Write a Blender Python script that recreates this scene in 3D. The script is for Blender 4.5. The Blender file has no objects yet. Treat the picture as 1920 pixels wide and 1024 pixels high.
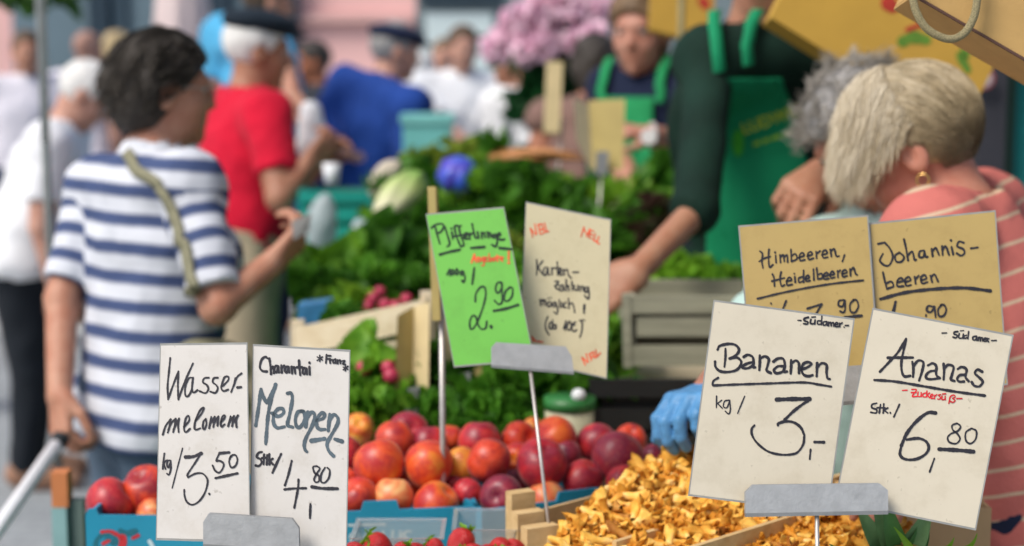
import bpy, math, random
import numpy as np
from mathutils import Vector, Matrix
random.seed(7); RNG = np.random.default_rng(7)
S = bpy.context.scene; COL = S.collection
R = math.radians
# ------------------------------------------------------------------ camera, world, sun
FPX = 1920*55/36.0; PITCH = R(7.42); CAM = np.array([0, 0, 1.55])
cam = bpy.data.objects.new("camera", bpy.data.cameras.new("camera")); COL.objects.link(cam)
cam.location = CAM; cam.rotation_euler = (R(90)-PITCH, 0, 0)
cam.data.lens = 55; cam.data.sensor_width = 36; cam.data.clip_start = 0.05; cam.data.clip_end = 400
cam.data.dof.use_dof = True; cam.data.dof.focus_distance = 1.665; cam.data.dof.aperture_fstop = 3.0
S.camera = cam
w = bpy.data.worlds.new("World"); S.world = w; w.use_nodes = True
nt = w.node_tree; bg = nt.nodes["Background"]
sky = nt.nodes.new("ShaderNodeTexSky"); sky.sky_type = 'NISHITA'; sky.sun_disc = False
SUN_EL, SUN_AZ = 52, 232         # azimuth clockwise from +Y
sky.sun_elevation = R(SUN_EL); sky.sun_rotation = R(SUN_AZ); sky.air_density = 1.0; sky.dust_density = 3.0; sky.ozone_density = 1.0
nt.links.new(sky.outputs[0], bg.inputs[0]); bg.inputs[1].default_value = 0.112
sl = bpy.data.lights.new("sun", 'SUN'); sl.energy = 2.1; sl.angle = R(24); sl.color = (1, .955, .88)
so = bpy.data.objects.new("sun", sl); COL.objects.link(so)
sd = Vector((math.sin(R(SUN_AZ))*math.cos(R(SUN_EL)), math.cos(R(SUN_AZ))*math.cos(R(SUN_EL)), math.sin(R(SUN_EL))))
so.rotation_euler = (-sd).to_track_quat('-Z', 'Y').to_euler()
S.view_settings.view_transform = 'Standard'; S.view_settings.look = 'None'; S.view_settings.gamma = 1
S.view_settings.use_curve_mapping = False; S.view_settings.exposure = 0.5
S.cycles.use_denoising = True; S.cycles.max_bounces = 8
# ------------------------------------------------------------------ helpers
SP, CP = math.sin(PITCH), math.cos(PITCH)
CX = np.array([1, 0, 0.]); CU = np.array([0, SP, CP]); CF = np.array([0, CP, -SP])
def ray(px, py): return CX*((px-960)/FPX) + CU*(-(py-512)/FPX) + CF
def P(px, py, d): return CAM + ray(px, py)*d
def PZ(px, py, z):
    r = ray(px, py); return CAM + r*((z-CAM[2])/r[2])
def nrm(v): v = np.asarray(v, float); return v/np.linalg.norm(v)
def V(*a): return np.array(a, float)
def lk(o): COL.objects.link(o); return o
def mesh(name, v, f, smooth=True):
    me = bpy.data.meshes.new(name); v = np.asarray(v, float)
    if isinstance(f, np.ndarray):
        n = len(f); k = f.shape[1]
        me.vertices.add(len(v)); me.vertices.foreach_set("co", v.astype(np.float32).ravel())
        me.loops.add(n*k); me.loops.foreach_set("vertex_index", f.astype(np.int32).ravel())
        me.polygons.add(n); me.polygons.foreach_set("loop_start", np.arange(0, n*k, k, dtype=np.int32))
        me.update(calc_edges=True); me.validate()
    else:
        me.from_pydata([tuple(map(float, p)) for p in v], [], [tuple(map(int, q)) for q in f]); me.update()
    if smooth: me.polygons.foreach_set("use_smooth", [True]*len(me.polygons))
    return me
def tag(o, label=None, cat=None, group=None, kind=None):
    for k, x in (("label", label), ("category", cat), ("group", group), ("kind", kind)):
        if x: o[k] = x
    return o
def thing(name, label, cat, loc, group=None):
    o = lk(bpy.data.objects.new(name, None)); o.location = loc; o.empty_display_size = .05
    return tag(o, label, cat, group)
def obj(name, v, f, mat, parent=None, smooth=True, origin=None):
    """one mesh object from world-space vertices; the origin goes to `origin` (top-level) or the parent frame"""
    v = np.asarray(v, float)
    if parent is not None:
        org = np.array(total_loc(parent)); o = bpy.data.objects.new(name, mesh(name, v-org, f, smooth)); lk(o); o.parent = parent
    else:
        org = V(*origin) if origin is not None else V(v[:, 0].mean(), v[:, 1].mean(), v[:, 2].min())
        o = bpy.data.objects.new(name, mesh(name, v-org, f, smooth)); lk(o); o.location = org
    if mat is not None: o.data.materials.append(mat)
    return o
def total_loc(o):
    l = Vector(o.location)
    while o.parent: o = o.parent; l = l+o.location
    return l
class MB:
    def __init__(s): s.v = []; s.f = []
    def add(s, v, f):
        n = len(s.v); s.v += [tuple(map(float, p)) for p in v]; s.f += [tuple(int(i)+n for i in q) for q in f]; return s
    def box(s, c, ax, ay, az, hx, hy, hz):
        c = np.asarray(c, float); ax, ay, az = map(nrm, (ax, ay, az)); v = []
        for i in (-1, 1):
            for j in (-1, 1):
                for k in (-1, 1): v.append(c+ax*hx*i+ay*hy*j+az*hz*k)
        return s.add(v, [(0, 1, 3, 2), (4, 6, 7, 5), (0, 4, 5, 1), (2, 3, 7, 6), (0, 2, 6, 4), (1, 5, 7, 3)])
    def abox(s, x0, x1, y0, y1, z0, z1):
        return s.box(((x0+x1)/2, (y0+y1)/2, (z0+z1)/2), (1, 0, 0), (0, 1, 0), (0, 0, 1), (x1-x0)/2, (y1-y0)/2, (z1-z0)/2)
    def tube(s, pts, r, n=10, cap=True):
        pts = [np.asarray(p, float) for p in pts]; m = len(pts)
        rr = r if hasattr(r, '__len__') else [r]*m
        v = []; f = []; prev = None
        for i in range(m):
            t = nrm(pts[min(i+1, m-1)]-pts[max(i-1, 0)])
            a = np.cross(t, V(0, 0, 1) if abs(t[2]) < .9 else V(1, 0, 0)) if prev is None else prev-t*np.dot(prev, t)
            a = nrm(a); prev = a; b = np.cross(t, a)
            for k in range(n):
                th = 2*math.pi*k/n; v.append(pts[i]+(a*math.cos(th)+b*math.sin(th))*rr[i])
        for i in range(m-1):
            for k in range(n):
                k2 = (k+1) % n; f.append((i*n+k, i*n+k2, (i+1)*n+k2, (i+1)*n+k))
        if cap: f.append(tuple(range(n-1, -1, -1))); f.append(tuple((m-1)*n+k for k in range(n)))
        return s.add(v, f)
    def prism(s, poly, off):
        poly = [np.asarray(p, float) for p in poly]; off = np.asarray(off, float); n = len(poly)
        return s.add(poly+[p+off for p in poly], [tuple(range(n)), tuple(range(2*n-1, n-1, -1))]+[(i, i+n, (i+1) % n+n, (i+1) % n) for i in range(n)])
    def obj(s, name, mat, parent=None, smooth=False, origin=None): return obj(name, s.v, s.f, mat, parent, smooth, origin)
# ------------------------------------------------------------------ materials
def nodes(name):
    m = bpy.data.materials.new(name); m.use_nodes = True; t = m.node_tree
    return m, t, t.nodes["Principled BSDF"], t.nodes.new("ShaderNodeTexCoord")
def rgba(c): return (c[0], c[1], c[2], 1)
def srgb(r, g, b): return tuple(((x/255)/12.92 if x/255 <= .04045 else ((x/255+.055)/1.055)**2.4) for x in (r, g, b))
def ramp(t, fac, stops):
    n = t.nodes.new("ShaderNodeValToRGB"); el = n.color_ramp.elements
    while len(el) < len(stops): el.new(.5)
    for e, (p, c) in zip(el, stops): e.position = p; e.color = rgba(c)
    t.links.new(fac, n.inputs[0]); return n
def M(name, c, rough=.6, var=.15, scale=8, bump=0, bscale=80, spec=.4, metal=0, c2=None, sheen=0, sss=0, trans=0):
    m, t, b, tc = nodes(name)
    n = t.nodes.new("ShaderNodeTexNoise"); n.inputs["Scale"].default_value = scale; n.inputs["Detail"].default_value = 5
    t.links.new(tc.outputs["Object"], n.inputs["Vector"])
    lo = c2 if c2 else tuple(x*(1-var) for x in c); hi = c if c2 else tuple(min(1, x*(1+var)) for x in c)
    r = ramp(t, n.outputs["Fac"], [(.3, lo), (.7, hi)])
    t.links.new(r.outputs[0], b.inputs["Base Color"])
    b.inputs["Roughness"].default_value = rough; b.inputs["Specular IOR Level"].default_value = spec; b.inputs["Metallic"].default_value = metal
    if sheen: b.inputs["Sheen Weight"].default_value = sheen
    if trans:
        tl = t.nodes.new("ShaderNodeBsdfTranslucent"); t.links.new(r.outputs[0], tl.inputs[0])
        mx = t.nodes.new("ShaderNodeMixShader"); mx.inputs[0].default_value = trans
        t.links.new(b.outputs[0], mx.inputs[1]); t.links.new(tl.outputs[0], mx.inputs[2]); t.links.new(mx.outputs[0], t.nodes["Material Output"].inputs[0])
    if sss: b.inputs["Subsurface Weight"].default_value = sss; b.inputs["Subsurface Radius"].default_value = (.01, .004, .002); b.inputs["Subsurface Scale"].default_value = .6
    if bump:
        n2 = t.nodes.new("ShaderNodeTexNoise"); n2.inputs["Scale"].default_value = bscale; n2.inputs["Detail"].default_value = 6
        t.links.new(tc.outputs["Object"], n2.inputs["Vector"])
        bp = t.nodes.new("ShaderNodeBump"); bp.inputs["Strength"].default_value = bump; bp.inputs["Distance"].default_value = .01
        t.links.new(n2.outputs["Fac"], bp.inputs["Height"]); t.links.new(bp.outputs[0], b.inputs["Normal"])
    return m
def M_attr(name, attr, stops, rough=.8, const=True, bump=.15, bscale=300):
    m, t, b, tc = nodes(name)
    a = t.nodes.new("ShaderNodeAttribute"); a.attribute_name = attr
    n = t.nodes.new("ShaderNodeTexNoise"); n.inputs["Scale"].default_value = 14; t.links.new(tc.outputs["Object"], n.inputs["Vector"])
    md = t.nodes.new("ShaderNodeMath"); md.operation = 'MULTIPLY_ADD'; md.inputs[1].default_value = .12 if const else .0; 
    t.links.new(n.outputs["Fac"], md.inputs[0]); t.links.new(a.outputs["Fac"], md.inputs[2])
    fr = t.nodes.new("ShaderNodeMath"); fr.operation = 'FRACT'; t.links.new(md.outputs[0], fr.inputs[0])
    r = ramp(t, fr.outputs[0] if const else a.outputs["Fac"], stops)
    if const: r.color_ramp.interpolation = 'LINEAR'
    t.links.new(r.outputs[0], b.inputs["Base Color"]); b.inputs["Roughness"].default_value = rough; b.inputs["Specular IOR Level"].default_value = .2
    n2 = t.nodes.new("ShaderNodeTexNoise"); n2.inputs["Scale"].default_value = bscale; t.links.new(tc.outputs["Object"], n2.inputs["Vector"])
    bp = t.nodes.new("ShaderNodeBump"); bp.inputs["Strength"].default_value = bump; bp.inputs["Distance"].default_value = .01
    t.links.new(n2.outputs["Fac"], bp.inputs["Height"]); t.links.new(bp.outputs[0], b.inputs["Normal"])
    return m
def M_wood(name, c1, c2, axis_scale=(3, 60, 60), rough=.7):
    m, t, b, tc = nodes(name)
    mp = t.nodes.new("ShaderNodeMapping"); mp.inputs["Scale"].default_value = axis_scale; t.links.new(tc.outputs["Object"], mp.inputs[0])
    n = t.nodes.new("ShaderNodeTexNoise"); n.inputs["Scale"].default_value = 1; n.inputs["Detail"].default_value = 8; n.inputs["Roughness"].default_value = .65
    t.links.new(mp.outputs[0], n.inputs["Vector"]); r = ramp(t, n.outputs["Fac"], [(.3, c2), (.65, c1)])
    t.links.new(r.outputs[0], b.inputs["Base Color"]); b.inputs["Roughness"].default_value = rough
    bp = t.nodes.new("ShaderNodeBump"); bp.inputs["Strength"].default_value = .25; bp.inputs["Distance"].default_value = .003
    t.links.new(n.outputs["Fac"], bp.inputs["Height"]); t.links.new(bp.outputs[0], b.inputs["Normal"])
    return m
def M_fruit(name, a, bcol, c, off):
    m, t, b, tc = nodes(name)
    oi = t.nodes.new("ShaderNodeObjectInfo")
    ad = t.nodes.new("ShaderNodeVectorMath"); ad.operation = 'ADD'
    sc = t.nodes.new("ShaderNodeMath"); sc.operation = 'MULTIPLY'; sc.inputs[1].default_value = 37; t.links.new(oi.outputs["Random"], sc.inputs[0])
    t.links.new(tc.outputs["Object"], ad.inputs[0]); t.links.new(sc.outputs[0], ad.inputs[1])
    n = t.nodes.new("ShaderNodeTexNoise"); n.inputs["Scale"].default_value = 19; n.inputs["Detail"].default_value = 6; n.inputs["Roughness"].default_value = .58; n.inputs["Distortion"].default_value = 1.1
    t.links.new(ad.outputs[0], n.inputs["Vector"])
    r = ramp(t, n.outputs["Fac"], [(.34+off, a), (.48+off, bcol), (.60+off, c)])
    n3 = t.nodes.new("ShaderNodeTexNoise"); n3.inputs["Scale"].default_value = 420; t.links.new(ad.outputs[0], n3.inputs["Vector"])
    r3 = ramp(t, n3.outputs["Fac"], [(.6, (0, 0, 0)), (.75, (1, 1, 1))])
    mx = t.nodes.new("ShaderNodeMix"); mx.data_type = 'RGBA'; mx.inputs["B"].default_value = (.85, .45, .2, 1)
    ml = t.nodes.new("ShaderNodeMath"); ml.operation = 'MULTIPLY'; ml.inputs[1].default_value = .35; t.links.new(r3.outputs[0], ml.inputs[0])
    t.links.new(ml.outputs[0], mx.inputs["Factor"]); t.links.new(r.outputs[0], mx.inputs["A"])
    t.links.new(mx.outputs["Result"], b.inputs["Base Color"])
    b.inputs["Roughness"].default_value = .40; b.inputs["Sheen Weight"].default_value = .15; b.inputs["Sheen Roughness"].default_value = .4
    b.inputs["Subsurface Weight"].default_value = .12; b.inputs["Subsurface Radius"].default_value = (.01, .003, .001)
    return m
def M_paper(name, c):
    m, t, b, tc = nodes(name)
    n = t.nodes.new("ShaderNodeTexNoise"); n.inputs["Scale"].default_value = 16; n.inputs["Detail"].default_value = 7; n.inputs["Roughness"].default_value = .7; t.links.new(tc.outputs["Object"], n.inputs["Vector"])
    r = ramp(t, n.outputs["Fac"], [(.25, tuple(x*k for x, k in zip(c, (.86, .84, .80)))), (.48, c), (.8, tuple(min(1, x*1.05) for x in c))])
    vo = t.nodes.new("ShaderNodeTexNoise"); vo.inputs["Scale"].default_value = 130; vo.inputs["Detail"].default_value = 2; t.links.new(tc.outputs["Object"], vo.inputs["Vector"])
    r2 = ramp(t, vo.outputs["Fac"], [(.70, (1, 1, 1)), (.78, (.55, .52, .47))])
    mx = t.nodes.new("ShaderNodeMix"); mx.data_type = 'RGBA'; mx.blend_type = 'MULTIPLY'; mx.inputs["Factor"].default_value = .6; t.links.new(r.outputs[0], mx.inputs["A"]); t.links.new(r2.outputs[0], mx.inputs["B"]); t.links.new(mx.outputs["Result"], b.inputs["Base Color"])
    b.inputs["Roughness"].default_value = .5; b.inputs["Coat Weight"].default_value = .35; b.inputs["Coat Roughness"].default_value = .22
    n2 = t.nodes.new("ShaderNodeTexNoise"); n2.inputs["Scale"].default_value = 22; t.links.new(tc.outputs["Object"], n2.inputs["Vector"]); bp = t.nodes.new("ShaderNodeBump"); bp.inputs["Strength"].default_value = .25; bp.inputs["Distance"].default_value = .004; t.links.new(n2.outputs["Fac"], bp.inputs["Height"]); t.links.new(bp.outputs[0], b.inputs["Coat Normal"]); return m
INK = M("ink_black", (.022, .02, .026), .45, .2, 40); INKG = M("ink_slate", (.075, .105, .125), .5, .25, 60)
INKGR = M("ink_green_black", (.008, .03, .01), .5, .2, 40); RED = M("ink_red", (.62, .02, .025), .5, .2, 40); REDO = M("ink_orange_red", (.72, .09, .03), .5, .3, 60)
PAPER = M_paper("paper_cream", (.61, .545, .415)); PAPERW = M_paper("paper_white", (.615, .58, .53))
PAPERC = M_paper("paper_straw", (.60, .53, .33)); PAPERY = M_paper("paper_kraft_yellow", (.45, .315, .10))
PAPERG = M_paper("paper_green", (.14, .47, .05)); LAM = M("laminate_edge", (.42, .42, .39), .25, .12, 60, 0, 80, .6, trans=.35)
STEEL = M("brushed_steel", (.47, .47, .46), .48, .10, 70, .08, 260, .5, .5); STEELD = M("dark_steel", (.30, .30, .29), .45, .12, 50, .05, 200, .5, .6)  # second steel is a darker grey for clip lips, rear clips and foot plates
RODM = M("rod_metal", (.5, .47, .44), .4, .1, 60, 0, 80, .5, .6)
CARTB = M("carton_blue", (.008, .23, .37), .55, .08, 9, .04, 250); CARTIN = M("carton_inside", (.45, .36, .22), .8, .1, 20)
CARTT = M("carton_dark_print", (.006, .12, .17), .6, .1, 9); CARTL = M("carton_pale_print", (.42, .55, .60), .6, .1, 30)
WOOD = M_wood("crate_wood", (.66, .47, .23), (.50, .32, .13)); WOODP = M_wood("pale_wood", (.72, .62, .44), (.60, .48, .30))
CLOTHG = M("green_cloth", (.012, .16, .055), .9, .25, 6, .1, 300)
# ------------------------------------------------------------------ sign planes and handwriting
def solve_plane(px, d3):
    """four pixel corners TL TR BR BL and depths of TL, TR, BL -> 3D quad"""
    a, b, c = P(*px[0], d3[0]), P(*px[1], d3[1]), P(*px[3], d3[2]); n = nrm(np.cross(b-a, c-a))
    if n @ CF > 0: n = -n
    return a, n
def onp(px, py, pl, eps=0):
    a, n = pl; r = ray(px, py); t = ((a-CAM) @ n)/(r @ n); return CAM + r*t + n*eps
def catmull(pts, step=1.1):
    pts = np.array(pts, float)
    if len(pts) < 3:
        n = max(2, int(np.linalg.norm(pts[-1]-pts[0])/step)); return pts[0]+(pts[-1]-pts[0])*np.linspace(0, 1, n)[:, None]
    p = np.vstack([2*pts[0]-pts[1], pts, 2*pts[-1]-pts[-2]]); out = []
    for i in range(1, len(p)-2):
        n = max(2, int(np.linalg.norm(p[i+1]-p[i])/step)); t = np.linspace(0, 1, n, endpoint=False)[:, None]
        a, b, c, d = p[i-1], p[i], p[i+1], p[i+2]
        out.append(.5*((2*b)+(c-a)*t+(2*a-5*b+4*c-d)*t*t+(3*b-a-3*c+d)*t**3))
    out.append(p[-2][None]); return np.vstack(out)
def ink(name, frame, text, width, pl, mat, parent, eps0=.0005):
    """handwriting: strokes 'x,y x,y ...' in a crop frame (x0, y0, scale); '@w' before a stroke sets its width in crop px"""
    x0, y0, s = frame; mb = MB(); i = 0; rg = random.Random(name+text[:9])
    for st in text.split(';'):
        tk = st.split()
        if not tk: continue
        wd = width
        if tk[0][0] == '@': wd = float(tk[0][1:]); tk = tk[1:]
        pts = [tuple(map(float, q.split(','))) for q in tk]
        pts = [(x0+x*s, y0+y*s) for x, y in pts]; wd = wd*s
        c = catmull(pts); n = len(c); tg = np.gradient(c, axis=0); tg /= (np.linalg.norm(tg, axis=1)[:, None]+1e-9)
        nn = np.stack([-tg[:, 1], tg[:, 0]], 1); ph = rg.uniform(0, 6)
        ww = wd*.5*(1+.13*np.sin(np.arange(n)*.22+ph)+.06*np.sin(np.arange(n)*.9+2*ph))[:, None]
        L = c+nn*ww; Q = c-nn*ww; eps = eps0+i*.00001; i += 1
        cap0 = [c[0]-tg[0]*ww[0]*math.sin(a)+nn[0]*ww[0]*math.cos(a) for a in np.linspace(0, math.pi, 7)[1:-1]]
        cap1 = [c[-1]+tg[-1]*ww[-1]*math.sin(a)+nn[-1]*ww[-1]*math.cos(a) for a in np.linspace(0, math.pi, 7)[1:-1]]
        P3 = lambda q: onp(q[0], q[1], pl, eps)
        v = [P3(q) for q in L]+[P3(q) for q in Q]; f = [(k, k+1, n+k+1, n+k) for k in range(n-1)]
        b0 = len(v); v += [P3(q) for q in cap0]; f.append((0,)+tuple(range(b0, b0+5))+(n,))
        b1 = len(v); v += [P3(q) for q in cap1]; f.append((n-1,)+tuple(range(b1, b1+5))+(2*n-1,))
        mb.add(v, f)
    return mb.obj(name, mat, parent)
def card(label, px, d3, mat, border=3.2, group=None, name='price_card', bow=0):
    pl = solve_plane(px, d3); c = [onp(x, y, pl) for x, y in px]; n = pl[1]; ctr = sum(c)/4
    inner = [p+nrm(ctr-p)*(border/FPX*d3[0]*1.42) for p in c]
    mb = MB().prism(inner, -n*.0006)
    o = mb.obj(name, mat, None, origin=(c[2]+c[3])/2); tag(o, label, 'price sign', group)
    lam = MB()
    for i in range(4):                       # clear laminate border round the paper, a thin frame
        j = (i+1) % 4; lam.prism([c[i]-n*.0001, c[j]-n*.0001, inner[j]-n*.0001, inner[i]-n*.0001], -n*.0004)
    lam.obj('laminate_border', LAM, o)
    return o, pl
def holder(label, clip_px, lip_px, pl, rod, eps=.004, group=None, base=True, thick=.0012, mat=None):
    """steel clip plate on the card plane, folded lip, rod down to the stall"""
    a = onp(*rod[0], pl, -.001); b = rod[1]
    t = thing('sign_holder', label, 'sign holder', b, group); n = pl[1]; m = mat or STEEL
    poly = [onp(x, y, pl, eps) for x, y in clip_px]; mb = MB().prism(poly, -n*thick)
    mb.prism([onp(x, y, pl, -eps-.001) for x, y in clip_px], -n*thick); mb.obj('clip_plate', m, t)
    lp = [onp(x, y, pl, eps+.0006) for x, y in lip_px]; k = MB().prism(lp, -n*(2*eps+.0035)); k.obj('clip_lip', STEELD, t)
    MB().tube([a, b], .0023, 10).obj('rod', RODM, t, True)
    if base:
        v = MB().tube([b, b+V(0, 0, .004), b+V(0, 0, .006)], [.035, .035, .004], 20); v.obj('foot_plate', STEELD, t)
    return t
# ------------------------------------------------------------------ price cards
TOP = .84                                     # front stall top
FA, FB = (285, 635, .18555), (285, 825, .1943); FC, FD = (465, 640, .1953), (465, 824, .1953)
FE, FF = (795, 380, .2051), (800, 500, .2051); FG, FH = (970, 375, .17578), (970, 530, .17578)
FI, FJ = (1320, 560, .1953), (1280, 730, .2149); FK, FL = (1600, 570, .19534), (1580, 750, .2441)
FM, FN = (1370, 390, .2051), (1620, 385, .2198)
# water melon card
o, pl = card('cream card, water melons 3.50 per kilo, left half of the lowest left pair', [(300, 644), (464, 642), (470, 1018), (292, 1013)], (1.665, 1.655, 1.635), PAPERW)
ink('lettering', FA, "185,195 172,330 158,480 163,615; 163,615 210,480 268,330; 268,330 262,480 268,615; 268,615 330,440 415,250; 410,395 375,400 340,470 335,560 360,585 400,520 415,395; 415,395 405,500 420,545 460,520; 575,395 530,400 515,440 555,470 570,510 540,550 480,530; 665,395 625,400 615,440 650,470 665,505 640,548 590,535; 715,480 770,420 770,385 735,390 710,450 700,500 725,530 770,515; 845,400 830,460 800,540; 825,480 860,390 905,352; @30 865,494 900,490;"
 "110,970 140,880 190,815; 190,815 180,880 160,950; 165,920 200,850 240,810; 240,810 232,870 215,945; 218,920 250,850 275,805; 275,805 265,870 270,945; 325,890 375,830 370,780 345,800 330,860 325,920 345,945 385,910; 440,830 500,760 525,700 490,720 450,800 430,880 440,920 490,905; 545,810 520,840 515,900 530,915 550,870 545,810; 600,790 578,905; 590,860 635,790; 635,790 620,895; 630,850 672,785; 672,785 662,880; 700,840 735,800 735,775 710,790 695,860 705,890 735,865; 795,785 770,885; 780,850 830,780; 830,780 810,885; 820,850 870,775; 870,775 850,830 855,895", 19, pl, INK, o)
ink('lettering', FB, "120,130 112,200 105,280; 108,235 130,205 150,195; 115,230 132,280; 180,200 155,200 145,240 160,265 180,215; 180,205 182,280 165,335 145,325; @12 295,80 250,250 195,465; @32 325,165 400,160 475,130; 475,130 410,230 345,330 350,360; 350,360 420,325 490,325 535,380 530,450 500,530 450,595 390,625 340,600 315,540 312,480; 553,518 555,524; @26 655,128 745,120; 650,130 620,200 650,200 690,225 685,270 650,315 610,295 585,245; 760,155 745,210 765,265 805,250 825,195 810,150 780,145 755,170; @26 615,368 720,345 825,322", 18, pl, INK, o)
# melon card
o2, pl2 = card('scuffed whitish card, melons 4.80 apiece, right half of the lowest left pair', [(474, 645), (657, 656), (650, 1045), (467, 1030)], (1.66, 1.65, 1.632), PAPERW)
ink('lettering', FC, "190,165 165,150 130,180 115,250 140,285 180,290; 205,165 215,230 222,315; 222,270 240,240 247,265 250,305; 290,240 265,238 255,280 275,300 292,245; 292,240 298,300; 320,230 325,300; 322,260 348,235; 390,245 365,248 355,285 375,300 390,250; 390,245 398,300; 420,245 425,310; 423,265 445,250 455,310; 490,185 495,260 502,325; 470,250 520,250; 560,262 535,258 525,300 545,315 562,265; 562,262 568,318; 590,245 594,320; 590,203 591,209; @14 690,135 690,195; @14 665,150 715,180; @14 715,150 665,185; @18 755,130 748,210; @18 755,138 795,140; @16 750,172 790,168; @16 785,175 790,210; @16 788,188 808,175; @16 840,172 820,182 820,208 840,203 842,172; @16 842,170 846,212; @16 860,180 862,215; @16 862,192 885,180 888,215; @16 900,190 930,188 912,218 935,222; @14 935,232 935,285; @14 915,248 960,270; @14 960,240 915,274", 23, pl2, INK, o2)
ink('slate_lettering', FC, "125,460 100,640 75,810; 125,460 150,540 180,590; 180,590 230,500 265,415; 265,415 200,660 170,985; 230,690 290,720 340,690 335,650 290,650 250,700 245,780 280,830 350,820; 380,500 415,500 425,560 400,700 380,800 430,825; 530,670 480,680 455,750 470,820 510,815 545,740 535,680 510,670; 575,680 555,820; 565,735 610,680 640,710 620,800 560,920 540,990 548,1040 565,1060; 655,760 720,740 735,700 705,690 665,740 660,810 690,845 740,845; 785,700 770,860; 780,760 820,705 860,730 860,790 800,900 760,980 775,1050 820,1100; @40 610,955 735,935; @38 835,940 900,960", 33, pl2, INKG, o2)
ink('lettering', FD, "135,120 100,130 85,170 120,190 130,225 105,255 75,250; 155,145 150,240; 135,180 175,175; 185,150 180,240; 205,140 207,240; 207,205 237,185; 210,208 242,240; @24 318,140 280,220 235,320; 420,205 390,330 355,440; 350,480 450,470 555,468; 485,385 480,470 445,655; @18 660,255 625,265 640,320 680,350 680,400 650,410 635,380 665,320 690,280 665,258; @18 740,270 705,330 700,400 735,415 775,370 785,300 760,270; @30 615,455 720,470 860,472; 600,620 595,755", 22, pl2, INK, o2)
plc = solve_plane([(382, 962), (562, 972), (562, 1032), (382, 1020)], (1.606, 1.606, 1.606))
holder('grey steel clip and rod holding the two lowest left melon cards', [(392, 962), (548, 972), (561, 990), (562, 1034), (382, 1021), (382, 978)], [(382, 1019), (562, 1031), (562, 1038), (382, 1026)], plc, [(472, 1030), P(474, 1330, 1.63)], eps=.003)
# chanterelle offer card and card-payment card
o, pl = card('bright green card, chanterelles on offer at 2.90', [(798, 401), (945, 388), (1002, 676), (851, 689)], (2.04, 2.025, 2.015), PAPERG, 2.4)
ink('lettering', FE, "100,210 120,290 145,375; 70,230 110,200 165,195 180,225 150,270 120,280; 190,220 215,300 235,375 212,402; 255,270 265,330; 250,235 252,240; 310,210 280,220 295,300 325,380; 265,310 320,300; 340,210 320,230 340,310 365,385 335,400; 310,305 360,295; 365,320 395,295 390,275 370,290 372,330 400,330; 415,280 420,335; 418,300 440,280; 440,195 455,270 470,320 490,320; 490,270 500,325; 525,270 530,325; 530,290 550,275 560,320; 580,270 590,320; 588,290 605,275 615,315; 650,290 630,300 640,325 660,300; 660,290 670,350 655,400 620,385; 665,305 700,295 690,275 675,290 680,330 715,340 735,335; @24 145,475 235,450 330,430; @24 430,415 555,405; @24 690,415 800,425; @17 210,660 235,610; @17 235,610 240,665; @17 260,615 250,640 265,660 275,630 262,612; @17 300,605 285,635 300,660 312,630 300,607; @17 350,625 330,640 345,665 358,630; @17 360,630 375,690 360,728 348,712; 460,595 440,745", 19, pl, INKGR, o)
ink('red_lettering', FE, "435,550 460,470; 460,470 475,545; 440,520 475,515; 490,500 495,540; 492,510 510,500 515,540; 540,500 525,515 540,535 548,500; 548,500 548,570 525,575; 560,515 580,505 565,500 560,530 580,535; 595,470 598,535; 598,510 620,510 615,535 598,533; 640,505 628,520 640,535 652,515 640,503; 668,480 672,535; 655,500 695,497; 700,515 725,505 712,500 700,520 720,535; @20 775,450 775,520; @20 775,548 776,553", 14, pl, REDO, o)
ink('lettering', FF, "445,320 450,250 490,190 530,190 540,260 515,370 470,490 430,560 400,565 395,500 420,450 450,460 470,530 500,570 540,560 550,500; @26 588,545 592,556; 685,145 645,150 630,210 650,240 680,210 688,150; 688,150 690,250 690,320 660,345 620,310; 760,190 720,230 710,300 740,315 780,270 785,200 760,188; @26 615,405 720,385 835,350", 18, pl, INKGR, o)
o, pl = card('straw coloured card about card payment, red words in its corners', [(986, 378), (1146, 411), (1138, 711), (973, 672)], (2.065, 2.065, 2.045), PAPERC, 2.4)
ink('lettering', FG, "205,635 210,720 205,800; 270,650 215,725; 220,720 270,795; 320,720 290,725 275,780 300,805 325,725; 325,725 330,795 345,800; 365,720 370,795; 368,740 395,720; 425,660 430,800; 405,730 455,725; 440,780 475,760 465,735 445,760 455,800 480,795; 495,740 500,800; 498,760 530,740 545,800 575,835; 590,772 650,770; 400,870 440,870 405,930 450,960; 395,915 440,905; 490,910 460,915 455,965 480,965 490,915; 490,912 500,965; 520,850 520,970; 522,930 545,915 550,970; 580,870 585,965; 605,910 610,960 640,955 645,910; 645,910 650,965; 670,920 672,970; 672,940 700,920 705,965; 750,930 725,935 720,980 745,980 755,935; 757,930 765,1010 755,1055 715,1020", 16, pl, INK, o)
ink('lettering', FH, "240,180 250,245; 247,205 270,180 275,240; 275,200 295,185 305,245; 345,200 325,215 330,255 355,250 360,215 345,200; 330,165 331,169; 358,160 359,164; 405,210 380,220 380,255 400,255 408,215; 410,210 430,290 420,335 390,310; 445,180 455,265; 475,210 480,265; 520,210 500,225 500,265 525,265; 545,170 550,275; 550,230 585,220 605,270 610,320; @24 715,240 710,290; @20 710,315 712,322; 325,360 300,430 305,500 340,560; 370,425 345,430 340,485 365,490 375,430; 375,400 380,490; 382,460 410,450 410,490 385,492; 490,490 520,410; 515,410 510,510; 545,420 530,480 550,510 575,470 565,420 545,415; 620,420 590,440 580,490 600,520 630,505; 570,455 615,450; 665,400 690,430 685,520 665,580; 690,398 718,402", 16, pl, INK, o)
ink('red_lettering', FG, "165,400 140,300; 140,305 195,370; 205,365 185,255; 225,270 245,365; 215,268 255,255; 232,320 265,312; 245,365 280,355; 265,260 285,340 315,335; 290,245 310,330 335,335", 14, pl, REDO, o)
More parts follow.
